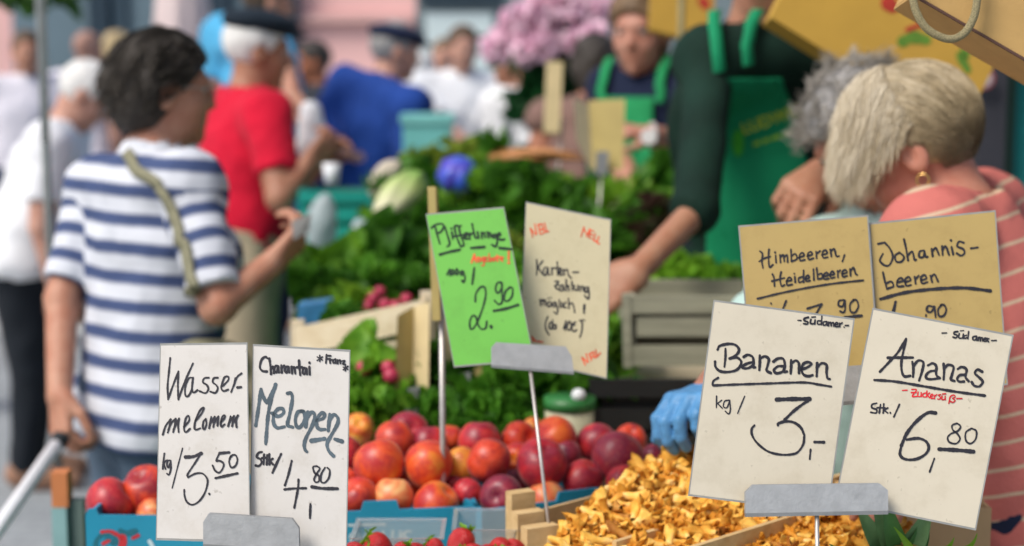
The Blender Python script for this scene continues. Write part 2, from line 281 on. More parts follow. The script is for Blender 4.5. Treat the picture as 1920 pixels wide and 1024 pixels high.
ink('red_lettering', FG, "680,390 710,290; 705,300 745,380; 740,390 770,310; 775,320 765,400; 775,320 815,335; 770,360 805,375; 765,400 800,415; 830,360 815,430 845,440; 870,390 850,450 875,470", 14, pl, REDO, o)
ink('red_lettering', FH, "725,880 690,800; 690,795 750,850; 755,850 735,760; 770,760 790,830; 765,765 800,745; 780,800 815,785; 810,740 825,800 855,785; 835,715 850,780 885,750", 15, pl, REDO, o)
ink('red_lettering', FH, "155,575 200,625; 160,620 270,632; 160,580 165,625", 15, pl, REDO, o)
plc = solve_plane([(921, 641), (1075, 652), (1075, 699), (921, 685)], (1.996, 1.996, 1.996))
holder('grey steel clip and thin rod holding the green card and the straw card', [(930, 642), (1061, 650), (1072, 668), (1076, 699), (921, 685), (921, 652)], [(921, 684), (1076, 697), (1076, 702), (921, 689)], plc, [(994, 690), P(1046, 1130, 1.95)], eps=.003)
# raspberry and currant cards
GY = 'kraft yellow berry cards behind the cream cards'
o, pl = card('kraft yellow card for raspberries and blueberries, behind the banana card', [(1384, 423), (1628, 403), (1650, 703), (1409, 722)], (1.83, 1.83, 1.80), PAPERY, 3)
ink('lettering', FM, "265,395 290,420 285,490 295,550; 350,380 345,450 355,540 385,520; 260,490 310,460 360,445; 410,435 415,500; 405,405 407,410; 450,430 455,500; 455,450 480,430 490,490; 490,450 515,430 520,495; 550,380 555,490; 555,440 590,420 605,465 560,488; 620,455 670,435 655,410 630,430 635,480 675,475; 700,440 745,425 730,400 705,420 715,470 755,460; 780,400 785,460; 783,420 815,395; 830,430 880,415 865,385 840,405 845,455 885,450; 910,380 920,445; 915,400 945,375 965,440 990,440; 1040,430 1020,490; 380,605 395,640 400,715; 460,585 450,650 465,715 490,705; 375,670 490,640; 510,670 555,660 540,635 515,655 515,705 560,700; 585,630 590,680; 580,600 582,604; 650,630 620,645 625,680 655,670; 665,570 665,680; 680,650 715,640 705,615 685,635 690,670 725,665; 755,560 760,660; 785,550 795,650; 795,610 830,600 835,640 800,650; 850,625 890,615 875,590 850,610 855,650 895,645; 910,615 945,605 930,580 910,600 915,640 950,635; 975,575 980,635; 978,595 1000,570; 1015,605 1060,590 1045,565 1020,585 1025,630 1065,620; 1090,560 1095,620; 1095,580 1120,545 1140,600 1155,612; @18 245,830 450,780 700,730 950,690 1210,662; 365,870 370,877; 505,850 470,940; @20 700,920 780,895 830,880; @20 830,880 790,950 750,1030; 1030,840 990,850 985,890 1020,900 1040,850; 1042,845 1045,920 1030,955 1000,945; 1125,840 1090,880 1095,945 1135,955 1165,900 1150,845 1120,840; @24 1040,1000 1195,985", 17, pl, INK, o)
o, pl = card('kraft yellow card for currants, behind the pineapple card', [(1629, 418), (1867, 394), (1890, 722), (1651, 745)], (1.835, 1.835, 1.805), PAPERY, 3)
ink('lettering', FN, "120,330 175,318; 175,318 220,370 245,440 215,510 170,510 135,470 160,415; 300,405 265,430 275,480 320,480 340,440 300,402; 340,290 360,380 375,470; 372,430 410,395 430,465 442,465; 510,385 475,395 470,440 505,440 515,390; 515,390 525,440 540,440; 575,370 585,435; 582,395 610,365 640,425; 665,350 670,425; 670,385 695,350 725,425; 745,355 760,420; 740,298 742,302; 850,320 810,310 795,350 845,375 855,410 825,430 790,410; 910,368 970,360; 160,570 175,640 195,715; 185,670 230,650 250,690 205,710; 280,660 330,645 315,620 285,640 285,690 335,690; 350,655 395,640 380,612 350,635 360,685 400,680; 430,610 440,670; 435,635 465,600; 485,640 530,625 515,595 485,615 495,665 540,655; 565,600 580,655; 570,615 600,590 630,650; @28 140,800 350,745 600,715 850,705 1075,730; @26 268,825 240,950; 590,865 545,860 535,900 570,910 595,870; 598,865 610,955; 660,850 630,890 640,945 680,940 700,890 680,850 655,850; 528,935 526,945", 18, pl, INK, o)
plc = solve_plane([(1540, 680), (1740, 665), (1740, 740), (1540, 755)], (1.79, 1.79, 1.785))
holder('steel clip and rod of the two kraft yellow berry cards', [(1545, 690), (1735, 676), (1742, 690), (1742, 745), (1540, 760), (1538, 704)], [(1540, 756), (1742, 741), (1742, 748), (1540, 763)], plc, [(1640, 740), P(1652, 1230, 1.82)], eps=.006)
# banana and pineapple cards
o, pl = card('cream card, bananas at 3 per kilo, over the chanterelles', [(1338, 562), (1603, 597), (1553, 963), (1290, 930)], (1.685, 1.685, 1.65), PAPER)
ink('lettering', FI, "@22 205,480 205,560 195,655; 130,490 150,455 230,435 300,445 335,490 310,540 245,575; 245,575 310,565 355,600 345,650 300,690 220,705 150,695 110,655 105,605; 380,560 420,540 465,560 475,610 470,655 490,660; 465,610 410,625 365,655 385,670 430,665 470,640; 535,545 535,610 530,685; 535,580 580,555 620,580 610,640 600,690 640,715; 665,605 710,575 760,580 775,640 765,700 795,700; 765,650 710,650 670,685 690,715 735,710 765,690; 835,590 835,650 830,720; 838,620 880,595 910,625 910,715; 925,680 980,665 1030,630 1000,610 955,625 935,680 955,730 1000,745 1040,735; 1085,620 1080,745; 1085,660 1130,620 1175,640 1175,710 1185,765 1205,772; @22 135,760 90,790 85,830 130,832 300,825 600,815 950,805 1100,825 1220,845; @14 900,208 930,210; @18 1000,180 965,190 960,210 995,225 990,245 955,240; @16 1025,200 1020,235 1055,240 1065,205; @16 1065,205 1062,245; @12 1030,178 1068,176; @15 1120,215 1090,215 1090,245 1115,245; @15 1130,170 1125,250; @15 1175,220 1145,225 1145,255 1170,250 1178,222; @15 1178,222 1182,258; @15 1195,225 1195,262; @15 1197,238 1215,228 1220,262; @15 1222,238 1240,230 1245,265; @15 1255,250 1285,245 1275,228 1258,240 1262,268 1290,268; @15 1300,235 1302,270; @15 1302,248 1325,232; @12 1342,272 1343,275; @14 1355,258 1385,258", 26, pl, INK, o)
ink('lettering', FJ, "295,60 293,160; 295,130 340,95; 305,125 345,165; 400,95 365,105 355,150 385,160 408,105; 410,95 415,180 400,215 370,190; 540,60 478,210; @36 820,90 960,85 1105,85; @26 1110,85 980,180 890,265; @24 830,315 835,298 900,280 970,290 1030,335 1060,400; @20 1060,400 1050,480 1000,550 930,570 840,568 740,540 650,470 605,400 602,345 625,315; @18 1115,525 1107,608; @26 1150,460 1230,462", 12, pl, INK, o)
o, pl2 = card('cream card, pineapples 6.80 apiece, beside the coral striped shirt', [(1636, 577), (1901, 628), (1830, 995), (1565, 941)], (1.69, 1.68, 1.655), PAPER)
ink('lettering', FK, "255,650 350,550 430,460 505,335; 505,335 480,450 460,560 465,650 490,695 545,690; @28 330,517 450,515 570,515; 565,555 575,620 572,700; 575,600 620,545 670,560 660,640 630,735; 715,590 760,570 795,600 795,680 830,712; 790,640 730,650 695,690 710,718 760,722 825,712; 865,575 870,640 865,725; 870,620 910,585 960,605 945,680 935,725 970,740; 1000,625 1040,605 1085,630 1075,700 1105,742; 1075,680 1020,685 995,720 1015,745 1060,745; 1235,650 1190,630 1165,665 1200,700 1240,745 1210,790 1160,785 1135,750; 200,730 400,745 700,795 1000,845 1260,880; @14 850,280 895,278; @17 1000,265 970,270 965,290 995,300 985,325 955,318; @15 1015,285 1010,325 1045,325 1055,290; @15 1055,290 1052,330; @12 1025,258 1058,256; @15 1085,300 1060,310 1065,330 1090,325; @15 1105,265 1098,335; @15 1180,310 1150,315 1145,340 1170,345 1182,312; @15 1182,315 1185,350; @15 1200,320 1198,352; @15 1200,330 1215,320 1218,355; @15 1220,332 1235,322 1240,355; @15 1250,345 1275,335 1265,325 1248,340 1255,360 1280,355; @15 1283,330 1285,355; @15 1285,340 1300,332; @12 1296,360 1297,364; @14 1325,352 1370,350", 25, pl2, INK, o)
ink('red_lettering', FK, "470,830 515,828; 560,820 605,825 565,885 610,888; 555,850 600,850; 620,845 618,885 645,885 650,850; 650,852 652,890; 690,855 668,865 668,890 690,892; 705,835 700,895; 705,875 730,855; 708,875 730,900; 740,890 765,880 755,865 740,880 745,905 765,905; 780,875 778,910; 780,885 800,870; 835,870 815,875 835,895 825,915 808,912; 850,885 848,915 875,915 880,885; 880,885 882,920; 855,865 885,862; 915,955 930,890 965,875 975,895 950,905 975,925 955,945 930,935; 990,908 1040,908", 13, pl2, RED, o)
ink('lettering', FL, "260,25 225,35 225,60 260,75 255,100 215,95; 290,35 280,100; 265,60 325,60; 315,30 310,100; 312,78 345,62; 316,78 345,100; 365,97 366,101; 435,35 392,130; @26 712,100 650,100 560,170 490,260 450,350; @22 450,350 440,420 480,455 560,455 630,420 660,370 640,320 580,295 490,305; 703,450 667,552; 875,180 840,195 845,230 880,260 900,300 870,335 820,325 805,290 830,260 880,240 905,205 880,180; 985,220 945,250 945,310 980,335 1020,300 1025,240 990,218; @30 740,378 870,385 1003,397", 14, pl2, INK, o)
plc = solve_plane([(1397, 908), (1664, 908), (1664, 966), (1397, 966)], (1.638, 1.638, 1.636))
holder('wide steel clip and rod holding the banana and pineapple cards', [(1411, 909), (1648, 906), (1664, 919), (1664, 962), (1397, 967), (1397, 923)], [(1397, 962), (1664, 957), (1664, 964), (1397, 969)], plc, [(1532, 966), P(1535, 1290, 1.64)], eps=.003)
# rear sides of further price cards among the vegetables
def back_card(label, quads, depth, clip, rod, zb, mats):
    b = P(rod[0], rod[1], depth); b[2] = zb
    t = thing('price_sign', label, 'price sign', b, 'price signs seen from behind')
    for (q, dd), m in zip(quads, mats):
        c = [P(x, y, depth+e) for (x, y), e in zip(q, dd)]; MB().prism(c, V(0, .001, 0)).obj('card_back', m, t)
    c = [P(x, y, depth-.01) for x, y in clip]; MB().prism(c, V(0, .003, 0)).obj('clip_plate', STEELD, t)
    cx = sum(x for x, y in clip)/4; MB().tube([P(cx, clip[2][1]-10, depth), b], .0026, 8).obj('rod', RODM, t, True)
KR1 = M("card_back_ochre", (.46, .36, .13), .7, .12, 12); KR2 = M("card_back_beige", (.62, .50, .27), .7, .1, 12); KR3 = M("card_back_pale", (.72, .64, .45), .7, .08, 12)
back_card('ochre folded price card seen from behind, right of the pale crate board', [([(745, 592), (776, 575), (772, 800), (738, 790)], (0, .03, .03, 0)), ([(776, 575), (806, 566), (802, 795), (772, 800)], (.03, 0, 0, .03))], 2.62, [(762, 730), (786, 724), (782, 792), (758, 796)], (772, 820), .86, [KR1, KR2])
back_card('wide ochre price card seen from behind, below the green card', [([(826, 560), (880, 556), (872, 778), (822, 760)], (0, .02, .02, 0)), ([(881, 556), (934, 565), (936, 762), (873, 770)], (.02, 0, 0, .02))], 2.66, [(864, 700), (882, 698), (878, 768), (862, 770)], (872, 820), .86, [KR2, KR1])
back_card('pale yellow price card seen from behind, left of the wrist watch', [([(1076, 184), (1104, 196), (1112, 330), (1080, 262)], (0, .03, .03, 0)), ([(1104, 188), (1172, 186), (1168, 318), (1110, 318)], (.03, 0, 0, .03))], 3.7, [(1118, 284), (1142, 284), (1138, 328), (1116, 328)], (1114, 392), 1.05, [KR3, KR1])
def edge_card(label, a, b, c, depth, wpx, zb, mat):
    t = thing('price_sign', label, 'price sign', V(*P(c[0], c[1], depth)[:2], zb), 'price signs seen from behind')
    p, q = P(*a, depth), P(*b, depth); n = nrm(np.cross(q-p, CF)); k = CF; hw = wpx/FPX*depth/2
    MB().box((p+q)/2, q-p, n, k, np.linalg.norm(q-p)/2, hw, .03).obj('card_edge', mat, t)
    MB().tube([q-(q-p)*.2+n*hw*1.3, P(*c, depth)], .0042, 8).obj('rod', RODM, t, True)
edge_card('narrow ochre card edge on a steel rod, left of the green card', (811, 352), (820, 600), (832, 1075), 2.2, 15, TOP, KR1)
edge_card('narrow beige card edge on a rod beside the pink flowers', (1040, 118), (1034, 250), (1040, 400), 4.3, 30, 1.05, KR2)
# ------------------------------------------------------------------ smooth implicit bodies -> one continuous mesh each
def waves(p, amp, freq, seed):
    rg = np.random.default_rng(seed); o = np.zeros(len(p))
    for i in range(6):
        k = rg.normal(size=3); k *= freq*(.6+.3*i)/np.linalg.norm(k); o += np.sin(p @ k+rg.uniform(0, 6.3)+1.3*np.sin(p @ np.roll(k, 1)*.6))/(1+.5*i)
    return o*amp/2.4
class Sdf:
    def __init__(s): s.pr = []; s.post = []; s.sub = []
    def cap(s, a, b, ra, rb=None, k=.02, cuts=()): s.pr.append(('c', np.asarray(a, float), np.asarray(b, float), ra, ra if rb is None else rb, k, cuts)); return s
    def ell(s, c, r, m=None, k=.02, cuts=()): s.pr.append(('e', np.asarray(c, float), np.asarray(r, float), np.eye(3) if m is None else m, 0, k, cuts)); return s
    def cut(s, n, at): n = nrm(n); c = float(n @ np.asarray(at)); s.post.append(lambda p, d, n=n, c=c: np.maximum(d, p @ n-c)); return s
    def grow(s, t):
        o = Sdf()
        for q in s.pr:
            if q[0] == 'c': o.cap(q[1], q[2], q[3]+t, q[4]+t, q[5], q[6])
            else: o.ell(q[1], q[2]+t, q[3], q[5], q[6])
        return o
    @staticmethod
    def one(q, p):
        if q[0] == 'c':
            ab = q[2]-q[1]; t = np.clip(((p-q[1]) @ ab)/(ab @ ab+1e-12), 0, 1)
            d = np.linalg.norm(p-q[1]-t[..., None]*ab, axis=-1)-(q[3]+(q[4]-q[3])*t)
        else:
            l = (p-q[1]) @ q[3]; k0 = np.linalg.norm(l/q[2], axis=-1); k1 = np.linalg.norm(l/(q[2]*q[2]), axis=-1)+1e-9
            d = k0*(k0-1)/k1
        for n, c in q[6]: d = np.maximum(d, p @ n-c)
        return d
    def ev(s, p, near=None):
        sh = p.shape[:-1]; d = np.full(sh, 10.0)
        for j, q in enumerate(s.pr):
            if near is None: sel = slice(None)
            else:
                sel = np.nonzero(near[:, j])[0]
                if len(sel) == 0: continue
            b = s.one(q, p[sel]); a = d[sel]; k = q[5]; h = np.clip(.5+.5*(a-b)/k, 0, 1); d[sel] = a+(b-a)*h-k*h*(1-h)
        for q in s.sub:
            b = s.one(q, p); k = q[5]; h = np.clip(.5-.5*(d+b)/k, 0, 1); d = d+(-b-d)*h+k*h*(1-h)
        if s.post:
            fl = p.reshape(-1, 3); d = d.reshape(-1)
            for f in s.post: d = f(fl, d)
            d = d.reshape(sh)
        return d
    def mesh(s, h):
        los, his = [], []
        for q in s.pr:
            r = max(q[3], q[4]) if q[0] == 'c' else q[2].max()
            a, b = (q[1], q[2]) if q[0] == 'c' else (q[1], q[1]); los.append(np.minimum(a, b)-r); his.append(np.maximum(a, b)+r)
        lo = np.min(los, 0)-.02-h; hi = np.max(his, 0)+.02+h; HB = 8*h; nb = np.ceil((hi-lo)/HB).astype(int)
        g = np.stack(np.meshgrid(*[np.arange(n) for n in nb], indexing='ij'), -1).reshape(-1, 3); ce = lo+(g+.5)*HB; RB = HB*.87
        dc = s.ev(ce); act = np.abs(dc) < RB*1.35+.012; g = g[act]; ce = ce[act]
        pc = np.stack([s.one(q, ce) for q in s.pr], 1); near = pc < pc.min(1)[:, None]+2*RB+np.array([q[5] for q in s.pr])[None]+.01
        l9 = np.stack(np.meshgrid(*[np.arange(9)]*3, indexing='ij'), -1); d = np.empty((len(g), 9, 9, 9), np.float32)
        for c0 in range(0, len(g), 400):
            sl_ = slice(c0, c0+400); pts = lo+(g[sl_, None, None, None, :]*8+l9[None])*h; d[sl_] = s.ev(pts, near[sl_])
        ins = d < 0; N = nb*8+2
        cnt = sum(ins[:, i:i+8, j:j+8, k:k+8].astype(np.int8) for i in (0, 1) for j in (0, 1) for k in (0, 1))
        B, I, J, K = np.nonzero((cnt > 0) & (cnt < 8)); cor = [(i, j, k) for i in (0, 1) for j in (0, 1) for k in (0, 1)]
        dv = np.stack([d[B, I+i, J+j, K+k] for i, j, k in cor], 1); acc = np.zeros((len(B), 3)); m = np.zeros(len(B))
        for x in range(8):
            for y in range(x+1, 8):
                e = np.array(cor[y])-np.array(cor[x])
                if np.abs(e).sum() != 1: continue
                w_ = (dv[:, x] < 0) != (dv[:, y] < 0); t = dv[:, x]/(dv[:, x]-dv[:, y]+1e-12); t = np.where(w_, t, 0)
                acc += w_[:, None]*(np.array(cor[x])[None]+t[:, None]*e[None]); m += w_
        gl = g[B]*8+np.stack([I, J, K], 1); vert = lo+(gl+acc/np.maximum(m, 1)[:, None])*h
        ids = ((gl[:, 0]+1)*N[1]+gl[:, 1]+1)*N[2]+gl[:, 2]+1; o = np.argsort(ids); sid = ids[o]; faces = []
        for ax in range(3):
            a = ins[:, :8, :8, :8]; b = (ins[:, 1:, :8, :8], ins[:, :8, 1:, :8], ins[:, :8, :8, 1:])[ax]
            B, I, J, K = np.nonzero(a != b); G = g[B]*8+np.stack([I, J, K], 1); pos = ins[B, I, J, K]; u, v = (ax+1) % 3, (ax+2) % 3; q = []
            for du, dv_ in ((-1, -1), (0, -1), (0, 0), (-1, 0)):
                C = G.copy(); C[:, u] += du; C[:, v] += dv_; q.append(((C[:, 0]+1)*N[1]+C[:, 1]+1)*N[2]+C[:, 2]+1)
            q = np.stack(q, 1); ix = np.searchsorted(sid, q); ix = np.minimum(ix, len(sid)-1); ok = (sid[ix] == q).all(1)
            f = o[ix][ok]; p_ = pos[ok]; f[~p_] = f[~p_][:, ::-1]; faces.append(f)
        return vert, np.vstack(faces)
    def project(s, pts, off=0, it=6):
        p = np.array(pts, float); e = 1e-3
        for _ in range(it):
            d = s.ev(p)-off; g = np.stack([s.ev(p+e*np.eye(3)[i])-s.ev(p-e*np.eye(3)[i]) for i in range(3)], 1); g /= np.linalg.norm(g, axis=1)[:, None]+1e-9; p -= g*d[:, None]*.9
        return p
    def cast(s, pts, off=0, it=40):
        p = np.array(pts, float); d = p-CAM; d /= np.linalg.norm(d, axis=1)[:, None]; p -= d*.25
        for _ in range(it): p += d*((s.ev(p)-off)*.9)[:, None]
        return p
    def normal(s, p):
        e = 1e-3; g = np.stack([s.ev(p+e*np.eye(3)[i])-s.ev(p-e*np.eye(3)[i]) for i in range(3)], 1); return g/(np.linalg.norm(g, axis=1)[:, None]+1e-9)
def ribbon(mb, sdf, pts, width, off=.004, thick=.003, n=30):
    """a strap lying on an implicit surface"""
    pts = np.array(pts, float); t = np.linspace(0, len(pts)-1, n); pp = np.stack([np.interp(t, np.arange(len(pts)), pts[:, i]) for i in range(3)], 1)
    p = sdf.project(pp, off); nn = sdf.normal(p); tg = np.gradient(p, axis=0); sd_ = np.cross(tg, nn); sd_ /= np.linalg.norm(sd_, axis=1)[:, None]+1e-9
    L = p+sd_*width/2; Q = p-sd_*width/2; v = np.vstack([L, Q, L+nn*thick, Q+nn*thick]); f = []
    for i in range(n-1): f += [(2*n+i, 2*n+i+1, 3*n+i+1, 3*n+i), (i, n+i, n+i+1, i+1), (i, i+1, 2*n+i+1, 2*n+i), (n+i, 3*n+i, 3*n+i+1, n+i+1)]
    mb.add(v, f); return p
def hand_prims(s, w_, d, n, side, curl, sc=1.0, grow=0, spread=1.0, thumb_in=.5):
    d = nrm(d); n = nrm(n-d*np.dot(n, d)); t = np.cross(d, n)*side      # t points to the thumb side
    w_ = np.asarray(w_, float); kn = []
    for i, (l, f) in enumerate(((.030, .086), (.010, .091), (-.010, .088), (-.029, .079))):
        q = w_+(d*f+t*l)*sc; kn.append(q); s.cap(w_+(d*.012+t*l*.55)*sc, q, (.0155+grow)*sc, (.0115+grow)*sc, k=.012*sc)
    for i, L in enumerate(((.041, .026, .02), (.046, .03, .021), (.042, .028, .02), (.033, .02, .018))):
        p = kn[i]; a = 0; cu = curl[i] if hasattr(curl, '__len__') else curl; dirn = nrm(d+t*(.10, .02, -.05, -.14)[i]*spread)
        for j, l in enumerate(L):
            a += cu*(.75, 1.05, .7)[j]; q = p+(dirn*math.cos(a)+n*math.sin(a))*l*sc
            s.cap(p, q, ((.0098, .0088, .0080)[j]+grow)*sc, ((.0088, .0080, .0070)[j]+grow)*sc, k=.003*sc); p = q
    b = w_+(d*.022+t*.026+n*.006)*sc; m = b+(d*.034+t*.022+n*.016*thumb_in*2)*sc; e = m+(d*.03+t*.004+n*.012*thumb_in*2)*sc; e2 = e+(d*.022-t*.004+n*.008)*sc
    s.cap(b, m, (.0145+grow)*sc, (.011+grow)*sc, k=.012*sc); s.cap(m, e, (.0108+grow)*sc, (.0095+grow)*sc, k=.004*sc); s.cap(e, e2, (.0095+grow)*sc, (.0078+grow)*sc, k=.003*sc)
def head_prims(s, C, A, sc, ears=True):
    L = lambda x, y, z: C+A @ (V(x, y, z)*sc); r = lambda *q: V(*q)*sc
    s.ell(L(0, -.012, .03), r(.074, .094, .088), A, k=.02); s.ell(L(0, .03, -.03), r(.058, .064, .078), A, k=.03); s.ell(L(0, .034, -.07), r(.045, .048, .034), A, k=.02)
    s.cap(L(0, .07, -.098), L(0, .071, -.097), .016*sc, k=.02)
    for x in (-1, 1): s.cap(L(.036*x, .056, -.028), L(.034*x, .058, -.03), .022*sc, k=.02)
    s.cap(L(0, .084, .014), L(0, .1, -.022), .008*sc, .0118*sc, k=.012*sc); s.cap(L(-.03, .076, .03), L(.03, .076, .03), .014*sc, k=.015*sc)
    s.cap(L(-.018, .082, -.060), L(.018, .082, -.060), .0075*sc, k=.006*sc); s.cap(L(-.014, .080, -.069), L(.014, .080, -.069), .0075*sc, k=.005*sc)
    if ears:
        for x in (-1, 1):
            s.ell(L(.076*x, -.008, -.008), r(.010, .022, .033), A, k=.006*sc); s.sub.append(('e', L(.088*x, -.004, -.004), r(.009, .012, .02), A, 0, .004*sc, ()))
    for x in (-1, 1): s.sub.append(('c', L(.031*x, .098, .012), L(.032*x, .098, .011), .013*sc, .013*sc, .014*sc, ()))
def hair_sdf(C, A, sc, style, seed):
    L = lambda x, y, z: C+A @ (V(x, y, z)*sc); r = lambda *q: V(*q)*sc; s = Sdf(); g = {'short': 0, 'full': .008, 'curly': .012}[style]
    s.ell(L(0, -.016, .034), r(.082+g, .104+g, .096+g), A, k=.02)
    if style != 'short': s.ell(L(0, -.055, -.02), r(.074+g, .062+g, .085), A, k=.03)
    for x in (-1, 1): s.sub.append(('e', L(.094*x, .006, -.014), r(.034, .028, .040), A, 0, .01*sc, ()))
    n = A @ V(0, .814, -.58); s.post.append(lambda p, d: d+waves(p, .0045+g*.4, 75/sc, seed)); s.cut(n, L(0, 0, 0)+n*(.020+g*.6)*sc)
    return s
def strands(root_c, A, sc, count, crown, field, length, seed, lift=.002, seg=8, wid=.0011, curl=0, region=None, rad=(.084, .106, .098), cen=(0, -.016, .034), cling=0., jitter=.25, clump=0., cq=9):
    """hair strands traced over the scalp; returns verts, tri-tube faces and a tint per vertex"""
    rg = np.random.default_rng(seed); CK = {}; rad = np.array(rad); cen = np.array(cen); VV = []; FF = []; TT = []; n = 0; tries = 0
    while n < count and tries < count*6:
        tries += 1; u = rg.normal(size=3); u /= np.linalg.norm(u); p = cen+u*rad*(.97+.03*rg.random())
        if region is not None and not region(p): continue
        ln = (length(p) if callable(length) else length)*(.7+.6*rg.random()); pts = [p]; ph = rg.uniform(0, 6.3); jit = rg.normal(size=3)*jitter; lf = lift*(.3+1.4*rg.random())
        if clump:
            ky = tuple(np.floor(u*cq+.35*np.sin(u[[1, 2, 0]]*23)).astype(int))
            if ky not in CK: CK[ky] = (rg.normal(size=3)*clump, rg.random()**2*lift*1.5, rg.random())
            jit = jit+CK[ky][0]; lf = lf*.4+CK[ky][1]
        for i in range(seg):
            d = field(p, i/seg)+jit*.5; nl = (p-cen)/rad**2; nl /= np.linalg.norm(nl); d = d-nl*max(-1, min(0, d @ nl)) if ((p-cen)/rad) @ ((p-cen)/rad) < 1.12 else d
            d /= np.linalg.norm(d)+1e-9; p = p+d*ln/seg
            q = np.linalg.norm((p-cen)/rad)
            if q < 1+lf*8 or i/seg < cling: p = cen+(p-cen)/q*(1+lf*8)
            pts.append(p+(curl*np.array([math.sin(ph+i*1.5), math.cos(ph+i*1.5), math.sin(ph*2+i*1.3)]) if curl else 0))
        tint = rg.random() if not clump else .55*rg.random()+.45*CK[ky][2]; b = len(VV); m = len(pts)
        for i, x in enumerate(pts):
            t = nrm(pts[min(i+1, m-1)]-pts[max(0, i-1)]); a = nrm(np.cross(t, V(.3, .5, .8))); c = np.cross(t, a); wv = wid*(1.0 if i < m-2 else (.7 if i == m-2 else .2))*(.6+.8*tint)
            for k in range(3): VV.append(x+(a*math.cos(2.09*k)+c*math.sin(2.09*k))*wv); TT.append(tint)
        for i in range(m-1):
            for k in range(3): FF.append((b+i*3+k, b+i*3+(k+1) % 3, b+i*3+3+(k+1) % 3, b+i*3+3+k))
        n += 1
    W = root_c+(np.array(VV)*sc) @ A.T
    return W, np.array(FF), np.array(TT)
def attr(o, name, val):
    a = o.data.attributes.new(name, 'FLOAT', 'POINT'); a.data.foreach_set("value", np.asarray(val, np.float32))
SKIN = {}
def skin(c):
    if c not in SKIN: SKIN[c] = M("skin", c, .5, .12, 30, .08, 300, .35, c2=(c[0]*.85, c[1]*.68, c[2]*.62), sss=.12)
    return SKIN[c]
EYEW = M("eye_white", (.42, .40, .38), .25, .05); EYED = M("eye_iris", (.04, .025, .015), .2, .2)
def frame(face, pitch, roll=0):
    f = V(math.cos(R(face))*math.cos(R(pitch)), math.sin(R(face))*math.cos(R(pitch)), -math.sin(R(pitch)))
    r = V(math.sin(R(face)), -math.cos(R(face)), 0); u = np.cross(r, f)
    if roll: c, s_ = math.cos(R(roll)), math.sin(R(roll)); r, u = r*c+u*s_, u*c-r*s_
    return np.stack([r, f, u], 1)      # columns right, forward, up
